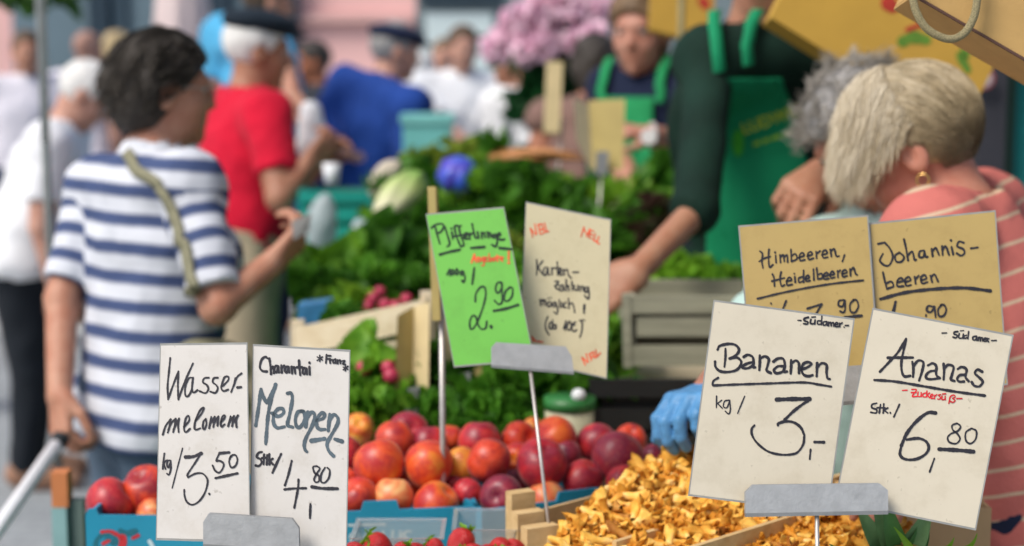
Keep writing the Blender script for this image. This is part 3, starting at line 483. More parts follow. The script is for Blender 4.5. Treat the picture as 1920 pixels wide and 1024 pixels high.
def fig(label, head, face, lean=3, hp=5, hyaw=0, roll=0, H=None, base=0., arms=None, sk=(.48, .27, .18), hair=('short', None), top=None, bottom=None, shoe=None,
        build=1., hs=1., res=.009, eyes=True, hands=None, legs=True, collar=None, lat=0., seed=1, group=None, face_part=True, fem=False, belly=1.0, armk=1.0):
    hw = P(*head); A = frame(face+hyaw, hp, roll); T = frame(face, lean)
    tr, tf, tu = T[:, 0], T[:, 1], T[:, 2]; tf0 = frame(face, 0)
    if lat: c, s_ = math.cos(R(lat)), math.sin(R(lat)); tu, tr = tu*c+tr*s_, tr*c-tu*s_
    # along-torso direction leans forward by `lean`
    up = V(0, 0, 1)*math.cos(R(lean))+tf0[:, 1]*math.sin(R(lean)); up = nrm(up+tr*math.tan(R(lat))); fr = nrm(np.cross(up, tr)); 
    if fr @ tf0[:, 1] < 0: fr = -fr
    HD = nrm(up*1.0+A[:, 2]*1.0)
    offs = lambda h_: up*.30*h_+HD*(.05*h_+.062*hs)+fr*.012*h_
    if H is None:
        H = 1.7
        for _ in range(8): H = (hw[2]-base-offs(H)[2])/.52
    pel = hw-offs(H); TB = np.stack([tr, fr, up], 1)
    nb = pel+up*.30*H; sh = {'R': pel+up*.272*H+tr*.103*H*build, 'L': pel+up*.272*H-tr*.103*H*build}
    J = {}
    for sd_ in 'LR':
        a = (arms or {}).get(sd_, {}); sg = 1 if sd_ == 'R' else -1
        e = a.get('e', sh[sd_]+V(0, 0, -.175*H)+tr*sg*.03*H-tf0[:, 1]*.02*H); wr = a.get('w', e+V(0, 0, -.145*H)+tf0[:, 1]*.03*H)
        if 's' in a: sh[sd_] = a['s']
        J[sd_] = (sh[sd_], np.asarray(e), np.asarray(wr))
    tor = Sdf(); bw = build
    tor.ell(pel+up*.195*H+fr*.006, V(.094*bw, .066*bw**.7, .105)*H, TB, .04); tor.ell(pel+up*.09*H+fr*(.01+.02*(belly-1)), V(.084*bw*belly, .064*bw*belly, .10)*H, TB, .05)
    tor.ell(pel-up*.0*H, V(.096*bw, .070*bw, .08)*H, TB, .05); tor.cap(J['L'][0], J['R'][0], .036*H*bw**.5, k=.04); tor.cap(nb-up*.03*H, nb+up*.006*H, .05*H, .034*H, k=.03)
    if fem:
        for x in (-1, 1): tor.cap(pel+up*.185*H+tr*x*.045*H+fr*.055*H, pel+up*.183*H+tr*x*.045*H+fr*.056*H, .034*H, k=.03)
    armr = (.031*bw**.6*H*armk, .0245*H*armk, .0235*H*armk, .0165*H*armk**.5)
    s = Sdf(); s.pr += tor.pr
    neck0, neck1 = nb-up*.02*H, hw+A @ (V(0, -.022, -.05)*hs); s.cap(neck0, neck1, .036*H, .05*hs*(.92 if fem else 1.05), k=.025)
    head_prims(s, hw, A, hs)
    for sd_ in 'LR':
        a, e, wr = J[sd_]; s.cap(a, e, armr[0], armr[1], k=.02); s.cap(e, wr, armr[2], armr[3], k=.012)
        hd = (hands or {}).get(sd_, {}); d = hd.get('d', wr-e); n = hd.get('n', -tr*(1 if sd_ == 'R' else -1)+.01)
        if not hd.get('skip'): hand_prims(s, wr-nrm(d)*.008, np.asarray(d, float), np.asarray(n, float), hd.get('side', 1 if sd_ == 'L' else -1), hd.get('curl', .45), hd.get('sc', .95 if fem else 1.03))
    lg = Sdf()
    if legs:
        for sg in (-1, 1):
            ph = V(*(pel[:2]), pel[2]); hip = pel+tr*sg*.05*H-V(0, 0, .02*H)
            if lean > 15: hip = hip-fr*0
            kn_ = V(hip[0], hip[1], pel[2]-.245*H)+tf0[:, 1]*.012*H+tr*sg*.004*H; an = V(hip[0], hip[1], pel[2]-.475*H)-tf0[:, 1]*.01*H+tr*sg*.01*H
            lg.cap(hip, kn_, .054*H*bw**.6, .037*H, k=.02); lg.cap(kn_, an, .034*H, .023*H, k=.015)
            s.cap(hip, kn_, .05*H*bw**.6, .034*H, k=.02); s.cap(kn_, an, .031*H, .022*H, k=.015); s.cap(an-V(0, 0, .02*H), an+tf0[:, 1]*.1*H-V(0, 0, .03*H), .022*H, .016*H, k=.015)
    v, f = s.mesh(res); foot = V(pel[0], pel[1], base if legs else pel[2]-.1)
    o = obj('person', v, f, skin(sk), None, True, foot); tag(o, label, 'person', group)
    info = dict(o=o, s=s, H=H, pel=pel, up=up, tr=tr, fr=fr, J=J, A=A, hw=hw, tor=tor, hs=hs, TB=TB, nb=nb, f0=tf0[:, 1], neck=(neck0, neck1), armr=armr)
    if eyes:
        for x in (-1, 1):
            c = hw+A @ (V(.031*x, .0750, .0115)*hs); e = Sdf().cap(c, c+V(0, 0, 1e-4), .0112*hs); vv, ff = e.mesh(.0035); eo = obj('eye', vv, ff, EYEW, o)
            c2 = c+A[:, 1]*.0088*hs; e = Sdf().ell(c2, V(.0056, .0036, .0056)*hs, A); vv, ff = e.mesh(.0018); obj('iris', vv, ff, EYED, eo)
    if hair[1] is not None and hair[0] in ('short', 'full', 'curly'):
        hh = hair_sdf(hw, A, hs, hair[0], seed); vv, ff = hh.mesh(res*.6); info['hair'] = obj('hair', vv, ff, hair[1], o); info['hsdf'] = hh
    if bottom:
        b = lg.grow(.012); b.ell(pel, V(.096*bw, .070*bw, .08)*H+.012, TB, .04); b.ell(pel+up*.09*H+fr*.01, V(.084*bw*belly, .064*bw*belly, .10)*H+.010, TB, .05, cuts=((up, float(up @ (pel+up*.075*H))),))
        b.post.append(lambda p, d: d+waves(p, .005, 34, seed+3)); b.cut(V(0, 0, -1), V(0, 0, base+.035)); b.cut(up, pel+up*.07*H); vv, ff = b.mesh(res*1.1); info['bottom'] = obj('trousers', vv, ff, bottom, o)
        if shoe:
            for sg in (-1, 1):
                an = V(*(pel+tr*sg*.06*H)[:2], base+.05*H)-tf0[:, 1]*.01*H; e = Sdf().cap(an-V(0, 0, .012*H)-tf0[:, 1]*.012*H, an+tf0[:, 1]*.105*H-V(0, 0, .026*H), .03*H, .022*H).cap(an, an+V(0, 0, .02*H), .028*H, .028*H); e.cut(V(0, 0, -1), V(0, 0, base+.001)); vv, ff = e.mesh(.008); obj('shoe', vv, ff, shoe, o)
    if top:
        t_ = tor.grow(.014); sl_ = top.get('sleeve', .6)
        for sd_ in 'LR':
            a, e, wr = J[sd_]; ax = nrm(e-a)
            if sl_ <= 1: t_.cap(a, e, armr[0]+.017, armr[1]+.02, k=.03, cuts=((ax, float(ax @ (a+(e-a)*sl_))),))
            else:
                t_.cap(a, e, armr[0]+.015, armr[1]+.015, k=.03); ax2 = nrm(wr-e); t_.cap(e, wr, armr[2]+.015, armr[3]+.013, k=.02, cuts=((ax2, float(ax2 @ (e+(wr-e)*(sl_-1)))),))
        if legs and top.get('hem', -.06) < -.04:
            for q in lg.pr[0::2]: t_.cap(q[1], q[1]+(q[2]-q[1])*.5, q[3]+.026, q[3]+.022, k=.05)
        fa = top.get('fold', .007); t_.post.append(lambda p, d: d+waves(p, fa, 30, seed)+waves(p, fa*.5, 75, seed+9))
        n0, n1 = neck0, neck1; q = ('c', n0, n1, .036*H+.010, .05*hs+.012, .01, ()); t_.post.append(lambda p, d: np.maximum(d, -Sdf.one(q, p)))
        t_.cut(-up, pel+up*top.get('hem', -.06)*H); vv, ff = t_.mesh(top.get('res', res)); to = obj(top.get('name', 'shirt'), vv, ff, top['mat'], o); info['top'] = to; info['tsdf'] = t_; info['tv'] = vv
        if 'period' in top:
            dT = tor.ev(vv); sv = (vv-pel) @ up
            for sd_ in 'LR':
                a, e, wr = J[sd_]; q1 = Sdf.one(('c', a+(e-a)*.12, e, armr[0], armr[1], .01, ()), vv); ax = nrm(e-a); sa = float((a-pel) @ up)-((vv-a) @ ax)+top.get('armoff', .0)
                wgt = np.clip((dT-q1)/.012, 0, 1) if top.get('blend') else (q1 < dT-.002)*1.0; sv = sv*(1-wgt)+sa*wgt
            attr(to, 'stripe', sv/top['period']+10)
    if collar:
        c = Sdf().cap(nb-up*.022*H, nb+(neck1-nb)*.34, .036*H+collar.get('r', .022), .05*hs+.014, k=.01); q = ('c', neck0, neck1, .036*H+.006, .05*hs+.006, .01, ()); c.post.append(lambda p, d: np.maximum(d, -Sdf.one(q, p)))
        ax = nrm(neck1-nb); c.cut(-ax, nb-ax*.014*H); c.cut(ax, nb+ax*collar.get('h', .028)); vv, ff = c.mesh(.0055); obj('collar', vv, ff, collar['mat'], o)
    return info
# ------------------------------------------------------------------ people
def cloth(name, c, var=.12, sheen=.04): return M(name, c, .85, var, 7, .12, 260, .2, sheen=sheen)
H_DK = M("hair_dark", (.018, .013, .010), .55, .4, 60, .5, 120, .4, c2=(.055, .045, .036)); H_WH = M("hair_white", (.70, .69, .66), .6, .12, 50, .4, 120); H_GR = M("hair_grey", (.30, .29, .28), .6, .3, 60, .4, 120)
H_BL = M("hair_blond", (.42, .32, .17), .55, .3, 50, .4, 120); H_BR = M("hair_brown", (.10, .06, .035), .6, .35, 50, .4, 120); H_LB = M("hair_light_brown", (.17, .105, .055), .6, .3, 50, .4, 120)
WHITE = cloth("white_cotton", (.80, .81, .83), .04); NAVY = cloth("navy_cloth", (.012, .018, .045)); JEANS = cloth("grey_blue_denim", (.075, .115, .165), .2); DARK = cloth("dark_trousers", (.012, .016, .022))
BEIGE = cloth("beige_cotton", (.40, .33, .225)); REDP = cloth("red_pique", (.56, .006, .03)); BLUE = cloth("royal_blue_knit", (.012, .050, .25)); LBLUE = cloth("light_blue_cotton", (.08, .37, .62)); BJ = cloth("blue_denim", (.02, .07, .18), .2)
SHOE = M("shoe_brown", (.30, .16, .10), .6, .2, 30); SHOEB = M("shoe_black", (.02, .02, .02), .5, .2, 30); LILAC = cloth("lilac_white_cotton", (.70, .68, .76), .05); PINK = cloth("pink_white_cotton", (.72, .56, .58), .06)
DGREEN = cloth("dark_green_sweater", (.006, .024, .016), .25, 0); APRON = M("green_apron", (.006, .235, .10), .8, .12, 5, .1, 220, .25); APRON2 = M("bright_green_apron", (.014, .25, .085), .8, .12, 5, .1, 220, .25)
MINT = cloth("mint_cotton", (.40, .55, .50), .07); STRW = M("strap_olive", (.22, .21, .13), .7, .3, 160, .3, 300)
NAVYW = M_attr("navy_white_stripes", "stripe", [(0, (.61, .63, .68)), (.44, (.61, .63, .68)), (.57, (.055, .080, .175)), (.90, (.055, .080, .175)), (1, (.61, .63, .68))], .85)
CORAL = M_attr("coral_shirt_stripes", "stripe", [(0, (.50, .145, .125)), (.82, (.52, .15, .13)), (.87, (.55, .42, .29)), (.95, (.55, .42, .29)), (1, (.50, .145, .125))], .8, True, .2, 200)
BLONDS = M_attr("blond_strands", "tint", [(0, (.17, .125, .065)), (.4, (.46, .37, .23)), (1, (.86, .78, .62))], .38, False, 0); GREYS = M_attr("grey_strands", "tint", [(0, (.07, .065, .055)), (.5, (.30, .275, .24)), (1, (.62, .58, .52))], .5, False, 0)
DARKS = M_attr("dark_strands", "tint", [(0, (.010, .008, .006)), (.7, (.045, .037, .028)), (1, (.26, .23, .20))], .5, False, 0)
SK1, SK2, SK3 = (.50, .27, .185), (.40, .20, .125), (.56, .33, .25)
# striped woman
I = fig('woman in a navy and white striped shirt, dark short hair, seen from behind', (312, 172, 3.2), 38, lean=4, hp=4, hyaw=-20, sk=(.50, .26, .17), fem=True, hs=.92, res=.0058, seed=5,
        arms={'R': dict(s=P(350, 345, 3.08), e=P(408, 575, 2.98), w=P(512, 492, 3.08)), 'L': dict(s=P(186, 350, 3.3), e=P(116, 560, 3.22), w=P(112, 742, 3.12))},
        hands={'R': dict(d=P(580, 425, 3.12)-P(512, 492, 3.08), n=V(-.2, .6, .7), curl=.95), 'L': dict(d=P(116, 830, 3.1)-P(112, 742, 3.12), n=V(.6, .6, 0), curl=1.0)},
        hair=('full', H_DK), top=dict(mat=NAVYW, sleeve=.88, hem=-.045, period=.0575, fold=.007, armoff=.006), bottom=JEANS, shoe=SHOEB, build=1.0, belly=1.14, armk=.86)
W, F_, T_ = strands(I['hw'], I['A'], .92, 2600, None, lambda p, t: np.array([p[0]*3, -.9-.4*(p[2] < .08), -.25-(p[1] < -.03)*1.4-t*.8]), .045, 11, .004, 6, .0007, .0008, region=lambda p: .814*p[1]-.58*p[2] < .022 and p[2] > -.09, rad=(.091, .113, .105), clump=.5, cq=6)
ho = obj('hair_strands', W, F_, DARKS, I['o']); attr(ho, 'tint', T_)
g = MB(); hwx = lambda x, y, z: I['hw']+I['A'] @ (V(x, y, z)*.92)
for x in (-1, 1):
    g.tube([hwx(x*.033+.022*math.cos(a), .101, .010+.017*math.sin(a)) for a in np.linspace(0, 6.283, 17)], .0016, 6, False); g.tube([hwx(x*.056, .099, .014), hwx(x*.074, .08, .014), hwx(x*.08, .0, .012)], .0016, 6)
g.tube([hwx(-.011, .103, .012), hwx(0, .108, .014), hwx(.011, .103, .012)], .0016, 6); g.obj('glasses', M("glasses_metal", (.35, .32, .27), .3, .1, 40, 0, 80, .5, .8), I['o'], True)
bag = thing('shoulder_bag', 'olive woven shoulder bag strap across the striped shirt', 'bag', P(420, 690, 2.95)); mb = MB()
pp = ribbon(mb, I['tsdf'], [P(218, 268, 3.1), P(222, 300, 3.02), P(238, 370, 2.95), P(268, 440, 2.9), P(310, 500, 2.88), P(345, 540, 2.9), P(372, 585, 2.92), P(400, 640, 2.95)], .024, .004, .003, 40); mb.obj('strap', STRW, bag, True)
e = Sdf().cap(pp[-1]+V(.0, .0, -.14), pp[-1]+V(.03, .10, -.16), .055, .055).cap(pp[-1]+V(.0, .0, -.22), pp[-1]+V(.03, .10, -.24), .055, .055); vv, ff = e.mesh(.008); obj('pouch', vv, ff, STRW, bag)
pl = [P(546, 418, 3.0), P(584, 402, 3.03), P(580, 434, 3.03), P(550, 450, 3.0)]; tag(MB().prism(pl, V(0, .001, .002)).obj('paper_slip', PAPERW), 'folded white paper slip held by the woman in stripes', 'paper')
# white haired man
fig('white haired man in a white shirt and dark trousers, bowed head', (160, 180, 5.75), 8, lean=18, hp=38, hair=('short', H_WH), sk=SK3, top=dict(mat=WHITE, sleeve=.7, hem=-.04, fold=.006), bottom=DARK, shoe=SHOE, res=.011, seed=8, build=1.4, belly=1.1)
# man in the red polo and flat cap
I = fig('man in a red polo shirt, dark flat cap and beige trousers', (485, 98, 5.0), 28, lean=6, hp=8, hyaw=-12, hair=('short', H_WH), sk=SK2, build=1.12, belly=1.15, res=.0085, seed=12,
        arms={'R': dict(e=P(525, 372, 4.72), w=P(578, 305, 4.78)), 'L': dict(e=P(560, 350, 5.1), w=P(598, 300, 5.0))}, hands={'R': dict(d=V(.6, .2, .6), n=V(-.3, .6, .3), curl=.9)},
        top=dict(mat=REDP, sleeve=.72, hem=.005, fold=.006), bottom=BEIGE, shoe=SHOE, collar=dict(mat=M("polo_collar", (.55, .03, .10), .8, .1, 30), r=.03, h=.04))
def flat_cap(I, mat, fwd=.03, tilt=0, name='cap', z=.085):
    L = lambda x, y, z_: I['hw']+I['A'] @ (V(x, y, z_)*I['hs']); s = Sdf(); s.ell(L(0, -.008, z), V(.098, .124, .045), I['A'], .02); s.ell(L(0, .095, z-.018), V(.07, .055, .010), I['A'], .015); s.post.append(lambda p, d: d+waves(p, .003, 60, 3)); s.cut(-I['A'][:, 2], L(0, 0, z-.03))
    vv, ff = s.mesh(.007); obj(name, vv, ff, mat, I['o'])
flat_cap(I, cloth("dark_blue_grey_felt", (.010, .018, .028)), z=.092)
# tall person in light blue behind him
fig('tall person in a light blue shirt, half hidden behind the red polo man', (505, 4, 6.3), 20, lean=3, hair=('short', H_BR), sk=SK1, top=dict(mat=LBLUE, sleeve=.8, hem=-.08), bottom=NAVY, shoe=SHOEB, res=.012, seed=13, build=1.15,
    arms={'R': dict(e=P(528, 118, 5.95), w=P(548, 172, 5.85)), 'L': dict(s=P(418, 70, 6.4), e=P(408, 170, 6.4))})
# man in the blue sweater
I = fig('man in a royal blue sweater, navy cap and jeans, arm akimbo', (742, 98, 6.6), 40, lean=15, hp=10, hyaw=-25, lat=7, hair=('short', H_GR), sk=SK3, build=1.22, belly=1.15, res=.011, seed=17,
        arms={'L': dict(s=P(650, 160, 6.7), e=P(606, 225, 6.55), w=P(640, 275, 6.35))}, top=dict(mat=BLUE, sleeve=1.85, hem=-.02), bottom=BJ, shoe=SHOEB)
flat_cap(I, NAVY, z=.072)
# two people in white
fig('woman in a white blouse facing the stall, brown hair', (868, 92, 8.2), -80, lean=3, hp=6, fem=True, hair=('short', H_BR), sk=SK3, top=dict(mat=WHITE, sleeve=.8, hem=-.10), bottom=LBLUE, shoe=SHOE, res=.012, seed=19, build=1.2, arms={'R': dict(e=P(828, 235, 8.1), w=P(850, 250, 7.9))})
fig('person with ash blond hair leaning over the greens in a white shirt', (962, 128, 7.0), 140, lean=34, hp=20, hair=('short', H_LB), sk=SK2, top=dict(mat=WHITE, sleeve=.95, hem=-.06), bottom=DARK, shoe=SHOEB, res=.012, seed=23, build=1.25,
    arms={'R': dict(s=P(992, 200, 6.7), e=P(1004, 285, 6.5), w=P(1004, 370, 6.4))})
fig('pale haired person at the back between blue sweater and white blouse', (832, 108, 10.5), -100, hair=('short', H_LB), sk=SK3, top=dict(mat=PINK), bottom=DARK, shoe=SHOE, res=.015, eyes=False, seed=29)
fig('grey haired person in a navy jacket, just right of the blue sweater', (788, 138, 8.6), 60, hair=('short', H_WH), sk=SK3, top=dict(mat=cloth("blue_jacket", (.04, .06, .16)), sleeve=1.8), bottom=DARK, shoe=SHOE, res=.014, eyes=False, seed=31)
fig('dark haired person with bare shoulders, below the pink flowers', (1116, 128, 6.0), 75, lean=8, hp=12, fem=True, hair=('full', H_DK), sk=(.46, .22, .14), top=dict(mat=cloth("dusky_top", (.20, .12, .10)), sleeve=.1, hem=-.05), bottom=DARK, shoe=SHOEB, res=.012, eyes=False, seed=37)
fig('tanned dark haired person between red polo and blue sweater', (585, 118, 9.0), 200, hp=5, hair=('short', H_DK), sk=(.42, .17, .09), top=dict(mat=cloth("charcoal_shirt", (.03, .035, .045)), sleeve=.7), bottom=DARK, shoe=SHOE, res=.014, eyes=False, seed=41)
fig('bearded man in a pale lilac shirt at the far left', (50, 100, 8.6), -70, hp=2, hair=('short', H_BR), sk=SK1, top=dict(mat=LILAC, sleeve=.8, hem=.03), bottom=cloth("dark_blue_trousers", (.03, .045, .085)), shoe=SHOE, res=.013, seed=43, build=1.25)
fig('bald man in a white shirt beyond the white haired man', (166, 95, 9.4), 60, hair=('none', None), sk=(.40, .25, .20), top=dict(mat=LILAC), bottom=NAVY, shoe=SHOE, res=.014, eyes=False, seed=47, build=1.2)
fig('blond person in pink and white beyond the striped woman', (225, 98, 10.2), 40, fem=True, hair=('full', H_BL), sk=SK1, top=dict(mat=PINK), bottom=NAVY, shoe=SHOE, res=.014, eyes=False, seed=53)
# vendor woman with the watch
I = fig('smiling vendor woman in a navy vest and green apron, white wrist watch', (1200, 62, 4.5), -112, lean=4, hp=8, fem=True, hair=('full', H_LB), sk=(.50, .26, .19), H=1.72, base=.0, res=.0075, seed=59, hs=1.0, build=1.05,
        arms={'L': dict(s=P(1288, 175, 4.5), e=P(1300, 275, 4.3), w=P(1222, 254, 4.1)), 'R': dict(s=P(1150, 170, 4.6), e=P(1160, 290, 4.5), w=P(1190, 380, 4.25))}, hands={'L': dict(d=V(-1, -.25, .2), n=V(0, .4, -1), curl=1.15), 'R': dict(d=V(.5, -.3, -.4), n=V(.3, .6, -.6), curl=.6)},
        top=dict(mat=cloth("navy_vest", (.008, .014, .04)), sleeve=.35, hem=-.07, fold=.003), bottom=DARK, shoe=SHOEB, collar=dict(mat=WHITE, r=.03, h=.03))
def apron(I, mat, wfun, u0, u1, grow=.036, yaw=0, res=.006, name='apron'):
    s = I['tor'].grow(grow); pel, up, tr, fr, H = I['pel'], I['up'], I['tr'], I['fr'], I['H']; s.ell(pel-up*.22*H, V(.10, .078, .30)*H, I['TB'], .06)
    base_ = s.grow(0); base_.post = []
    def post(p, d):
        q = p-pel; l = q @ tr; u = (q @ up)/H; lo_, hi_ = wfun(u); d2 = d+waves(p, .004, 26, 77)
        return np.maximum.reduce([d2, -(d2+.007), l-hi_*H, lo_*H-l, (u0-u)*H, (u-u1)*H, -(q @ fr)])
    s.post.append(post); vv, ff = s.mesh(res); a = obj(name, vv, ff, mat, I['o']); return base_, a
ab, ao = apron(I, APRON2, lambda u: (-np.interp(u, [-.3, .05, .1, .25], [.12, .11, .06, .04]), np.interp(u, [-.3, .05, .1, .25], [.12, .11, .075, .06])), -.28, .285)
for x in (-1, 1):
  mb = MB(); ribbon(mb, I['tor'].grow(.036), [I['pel']+(I['up']*.272+I['tr']*.045*x+I['fr']*.06)*I['H'], I['pel']+(I['up']*.285+I['tr']*.05*x+I['fr']*.04)*I['H'], I['pel']+(I['up']*.30+I['tr']*.05*x)*I['H']], .026, .006, .002, 14)
  mb.obj('apron_strap', APRON2, ao, True)
wt = thing('wrist_watch', 'white round watch on the vendor woman\'s wrist', 'watch', P(1216, 256, 4.04)); c = P(1216, 256, 4.035); n = nrm(CAM-c)
vv = [c+(CX*math.cos(a)+CU*math.sin(a))*.021 for a in np.linspace(0, 6.283, 24, endpoint=False)]; MB().prism(vv, -n*.009).obj('watch_case', M("watch_white", (.75, .73, .72), .3, .04), wt)
MB().tube([P(1222, 254, 4.1)+nrm(np.cross(V(-1, -.25, .2), CU))*.03*math.cos(a)+CU*.03*math.sin(a) for a in np.linspace(0, 6.283, 22)], .006, 8, False).obj('watch_strap', M("watch_strap", (.45, .43, .42), .4, .1), wt, True)
# vendor man
I = fig('vendor man in a dark green sweater and lettered green apron, reaching into the greens', (1440, -58, 3.35), -80, lean=5, hp=18, hyaw=5, hair=('short', H_BR), sk=(.40, .21, .13), H=1.82, res=.0065, seed=61, build=1.02, belly=1.05, roll=4, armk=.66,
        arms={'R': dict(s=P(1330, 115, 3.28), e=P(1306, 394, 3.0), w=P(1192, 512, 2.85)), 'L': dict(s=P(1600, 105, 3.40), e=P(1672, 300, 3.14), w=P(1548, 322, 2.86))}, hands={'R': dict(d=V(-.75, -.2, -.45), n=V(-.2, .6, -.6), curl=.5), 'L': dict(d=P(1492, 368, 2.80)-P(1548, 322, 2.86), n=V(-.3, .2, -.9), curl=1.1, sc=1.1)},
        top=dict(mat=DGREEN, sleeve=1.1, hem=-.1, fold=.004, res=.0065), bottom=DARK, shoe=SHOEB)
pel, up, tr, fr, Hh = I['pel'], I['up'], I['tr'], I['fr'], I['H']
def tl(px, py, d=3.15): q = P(px, py, d)-pel; return (q @ tr)/Hh, (q @ up)/Hh
ed = sorted([tl(1385, 290)+tl(1528, 290), tl(1365, 150)+tl(1452, 130), tl(1378, 215)+tl(1498, 215), tl(1398, 420)+tl(1560, 420), tl(1405, 560)+tl(1580, 560)], key=lambda e: e[1])
us = [e[1] for e in ed]; ll = [min(e[0], e[2]) for e in ed]; hh_ = [max(e[0], e[2]) for e in ed]
ab, ao = apron(I, APRON, lambda u: (np.interp(u, us, ll)-.024, np.interp(u, us, hh_)+.010), us[0]-.15, us[-1], .036, res=.0055)
TS = I['tor'].grow(.036); mb = MB(); ribbon(mb, TS, [P(1366, 152, 3.1), P(1356, 80, 3.1), P(1344, 0, 3.15), P(1345, -60, 3.25)], .026, .002, .002, 16); mb.obj('apron_strap', APRON, ao, True); mb = MB(); ribbon(mb, TS, [P(1452, 132, 3.1), P(1444, 60, 3.1), P(1436, -10, 3.15), P(1430, -60, 3.25)], .026, .002, .002, 16); mb.obj('apron_strap', APRON, ao, True)
LOGO = M("apron_print_lime", (.20, .38, .015), .7, .2, 60); LOGO2 = M("apron_print_yellow", (.42, .50, .02), .7, .2, 60)
def text_on(sdf, s, org_px, dirpx, size_px, depth, mat, parent, name='lettering', off=.004):
    cu = bpy.data.curves.new(name, 'FONT'); cu.body = s; cu.size = 1; cu.resolution_u = 3; cu.offset = .012; t = lk(bpy.data.objects.new(name, cu)); dg = bpy.context.evaluated_depsgraph_get(); me = t.evaluated_get(dg).to_mesh()
    co = np.array([v.co[:] for v in me.vertices]); fc = [tuple(p.vertices) for p in me.polygons]; t.evaluated_get(dg).to_mesh_clear(); COL.objects.unlink(t); bpy.data.objects.remove(t)
    dx, dy = nrm(V(*dirpx)); px = org_px[0]+(co[:, 0]*dx+co[:, 1]*dy)*size_px; py = org_px[1]+(co[:, 0]*dy-co[:, 1]*dx)*size_px
    p = np.array([P(a, b, depth) for a, b in zip(px, py)]); p = sdf.cast(p, off) if sdf is not None else p; return obj(name, p, fc, mat, parent)
text_on(ab, 'LUDWIG', (1394, 252), (100, -34), 30, 3.1, LOGO2, ao, off=.011)
mb = MB(); q = ab.cast(np.array([P(1384+11*math.cos(a), 268+26*math.sin(a), 3.1) for a in np.linspace(0, 6.283, 16, endpoint=False)]), .011); mb.add(q, [tuple(range(15, -1, -1))]); mb.obj('leaf_print', M("leaf_print_green", (.03, .30, .01), .7, .2, 50), ao, True)
mb = MB()
for k, (a, b) in enumerate(((0, 14), (18, 30), (34, 52), (56, 70))):
    q = ab.cast(np.array([P(1412+a, 268-a*.33, 3.1), P(1412+b, 268-b*.33, 3.1), P(1412+b, 275-b*.33, 3.1), P(1412+a, 275-a*.33, 3.1)]), .011); mb.add(q, [(3, 2, 1, 0)])
mb.obj('small_print', LOGO, ao)
# grey haired woman bending over, blue glove
I = fig('woman with curly grey hair in mint clothing, bending down, blue glove on', (1614, 258, 2.74), -128, lean=26, hp=42, hyaw=-14, fem=True, hair=('full', H_GR), sk=(.45, .22, .15), H=1.63, res=.0058, seed=67, hs=.92, legs=True,
        arms={'R': dict(s=P(1482, 508, 2.74), e=P(1430, 610, 2.42), w=P(1322, 748, 2.13)), 'L': dict(s=P(1690, 430, 2.9), e=P(1720, 600, 2.7), w=P(1700, 760, 2.4))}, hands={'R': dict(skip=1)},
        top=dict(mat=MINT, sleeve=1.35, hem=-.08, res=.007), bottom=DARK, shoe=SHOEB, build=.96, armk=.85)
W, F_, T_ = strands(I['hw'], I['A'], .92, 2200, None, lambda p, t: np.array([p[0]*5, (p[1]+.02)*4, -.2+p[2]])+np.array([math.sin(p[2]*90), math.cos(p[0]*90), math.sin(p[1]*90)])*.9, .040, 21, .006, 8, .0006, .0025, region=lambda p: .814*p[1]-.58*p[2] < .026 and p[2] > -.09, rad=(.094, .116, .108), clump=.8, cq=6)
ho = obj('hair_strands', W, F_, GREYS, I['o']); attr(ho, 'tint', T_)
# the glove is her clothing: knuckles up, fingers hooked down into the mushrooms
GL = M("blue_nitrile_glove", (.08, .25, .48), .48, .12, 25, .35, 70, .4); gs = Sdf(); wv = P(1350, 735, 2.14); dd = P(1276, 750, 2.08)-P(1350, 735, 2.14)
hand_prims(gs, wv, nrm(dd)+V(0, 0, -.02), V(.45, .25, -1.0), -1, (.86, .90, .88, .86), .86, .0016, 1.3, .8); gs.cap(wv+nrm(wv-P(1266, 764, 2.08))*.012, wv, .0245, .027, k=.01)
gs.post.append(lambda p, d: d+waves(p, .0012, 160, 5)); vv, ff = gs.mesh(.0028); obj('glove', vv, ff, GL, I['o'])
# blond woman in the coral striped shirt
I = fig('blond woman in a coral shirt with cream stripes, bending to the left, gold earring', (1716, 284, 2.34), 158, lean=17, hp=36, hyaw=-3, fem=True, hair=('short', H_BL), sk=(.52, .24, .17), H=1.66, res=.0052, seed=71, hs=.94, build=1.12,
        arms={'L': dict(s=P(1750, 450, 2.22), e=P(1775, 650, 2.12), w=P(1700, 800, 1.98)), 'R': dict(s=P(1840, 400, 2.6), e=P(1750, 620, 2.6), w=P(1700, 800, 2.5))},
        top=dict(mat=CORAL, sleeve=.9, hem=-.2, period=.037, fold=.007, res=.006, blend=1), bottom=NAVY, shoe=SHOEB, collar=dict(mat=APRON, r=.034, h=.045))
BW = I
g_ = I['A'].T @ V(-.12, 0, -1)
def bf(p, t): return np.array([p[0]*2.5-.1, -.6, -.5-.6*t])
def ff_(p, t): return np.array([-.45+p[0]*2, .40*(1-t), .0])*(1.1-t)+g_*(.05+1.7*t)
ear = lambda p: not (abs(p[0]) > .045 and p[2] < .016 and p[1] > -.030)
RB_, RF_ = (.088, .116, .104), (.090, .112, .108)
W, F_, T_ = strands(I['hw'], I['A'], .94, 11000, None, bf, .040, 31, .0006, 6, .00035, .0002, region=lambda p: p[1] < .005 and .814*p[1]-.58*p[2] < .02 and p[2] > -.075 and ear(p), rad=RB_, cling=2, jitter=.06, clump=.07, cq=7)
W2, F2, T2 = strands(I['hw'], I['A'], .94, 13000, None, ff_, lambda p: .112 if p[1] > .045 else .048+max(0, p[1]+.03)*.75, 33, .0035, 9, .00033, .0003, region=lambda p: p[1] > -.04 and p[2] > .030 and .814*p[1]-.58*p[2] < .02 and ear(p), rad=RF_, cling=.4, jitter=.10, clump=.15, cq=9)
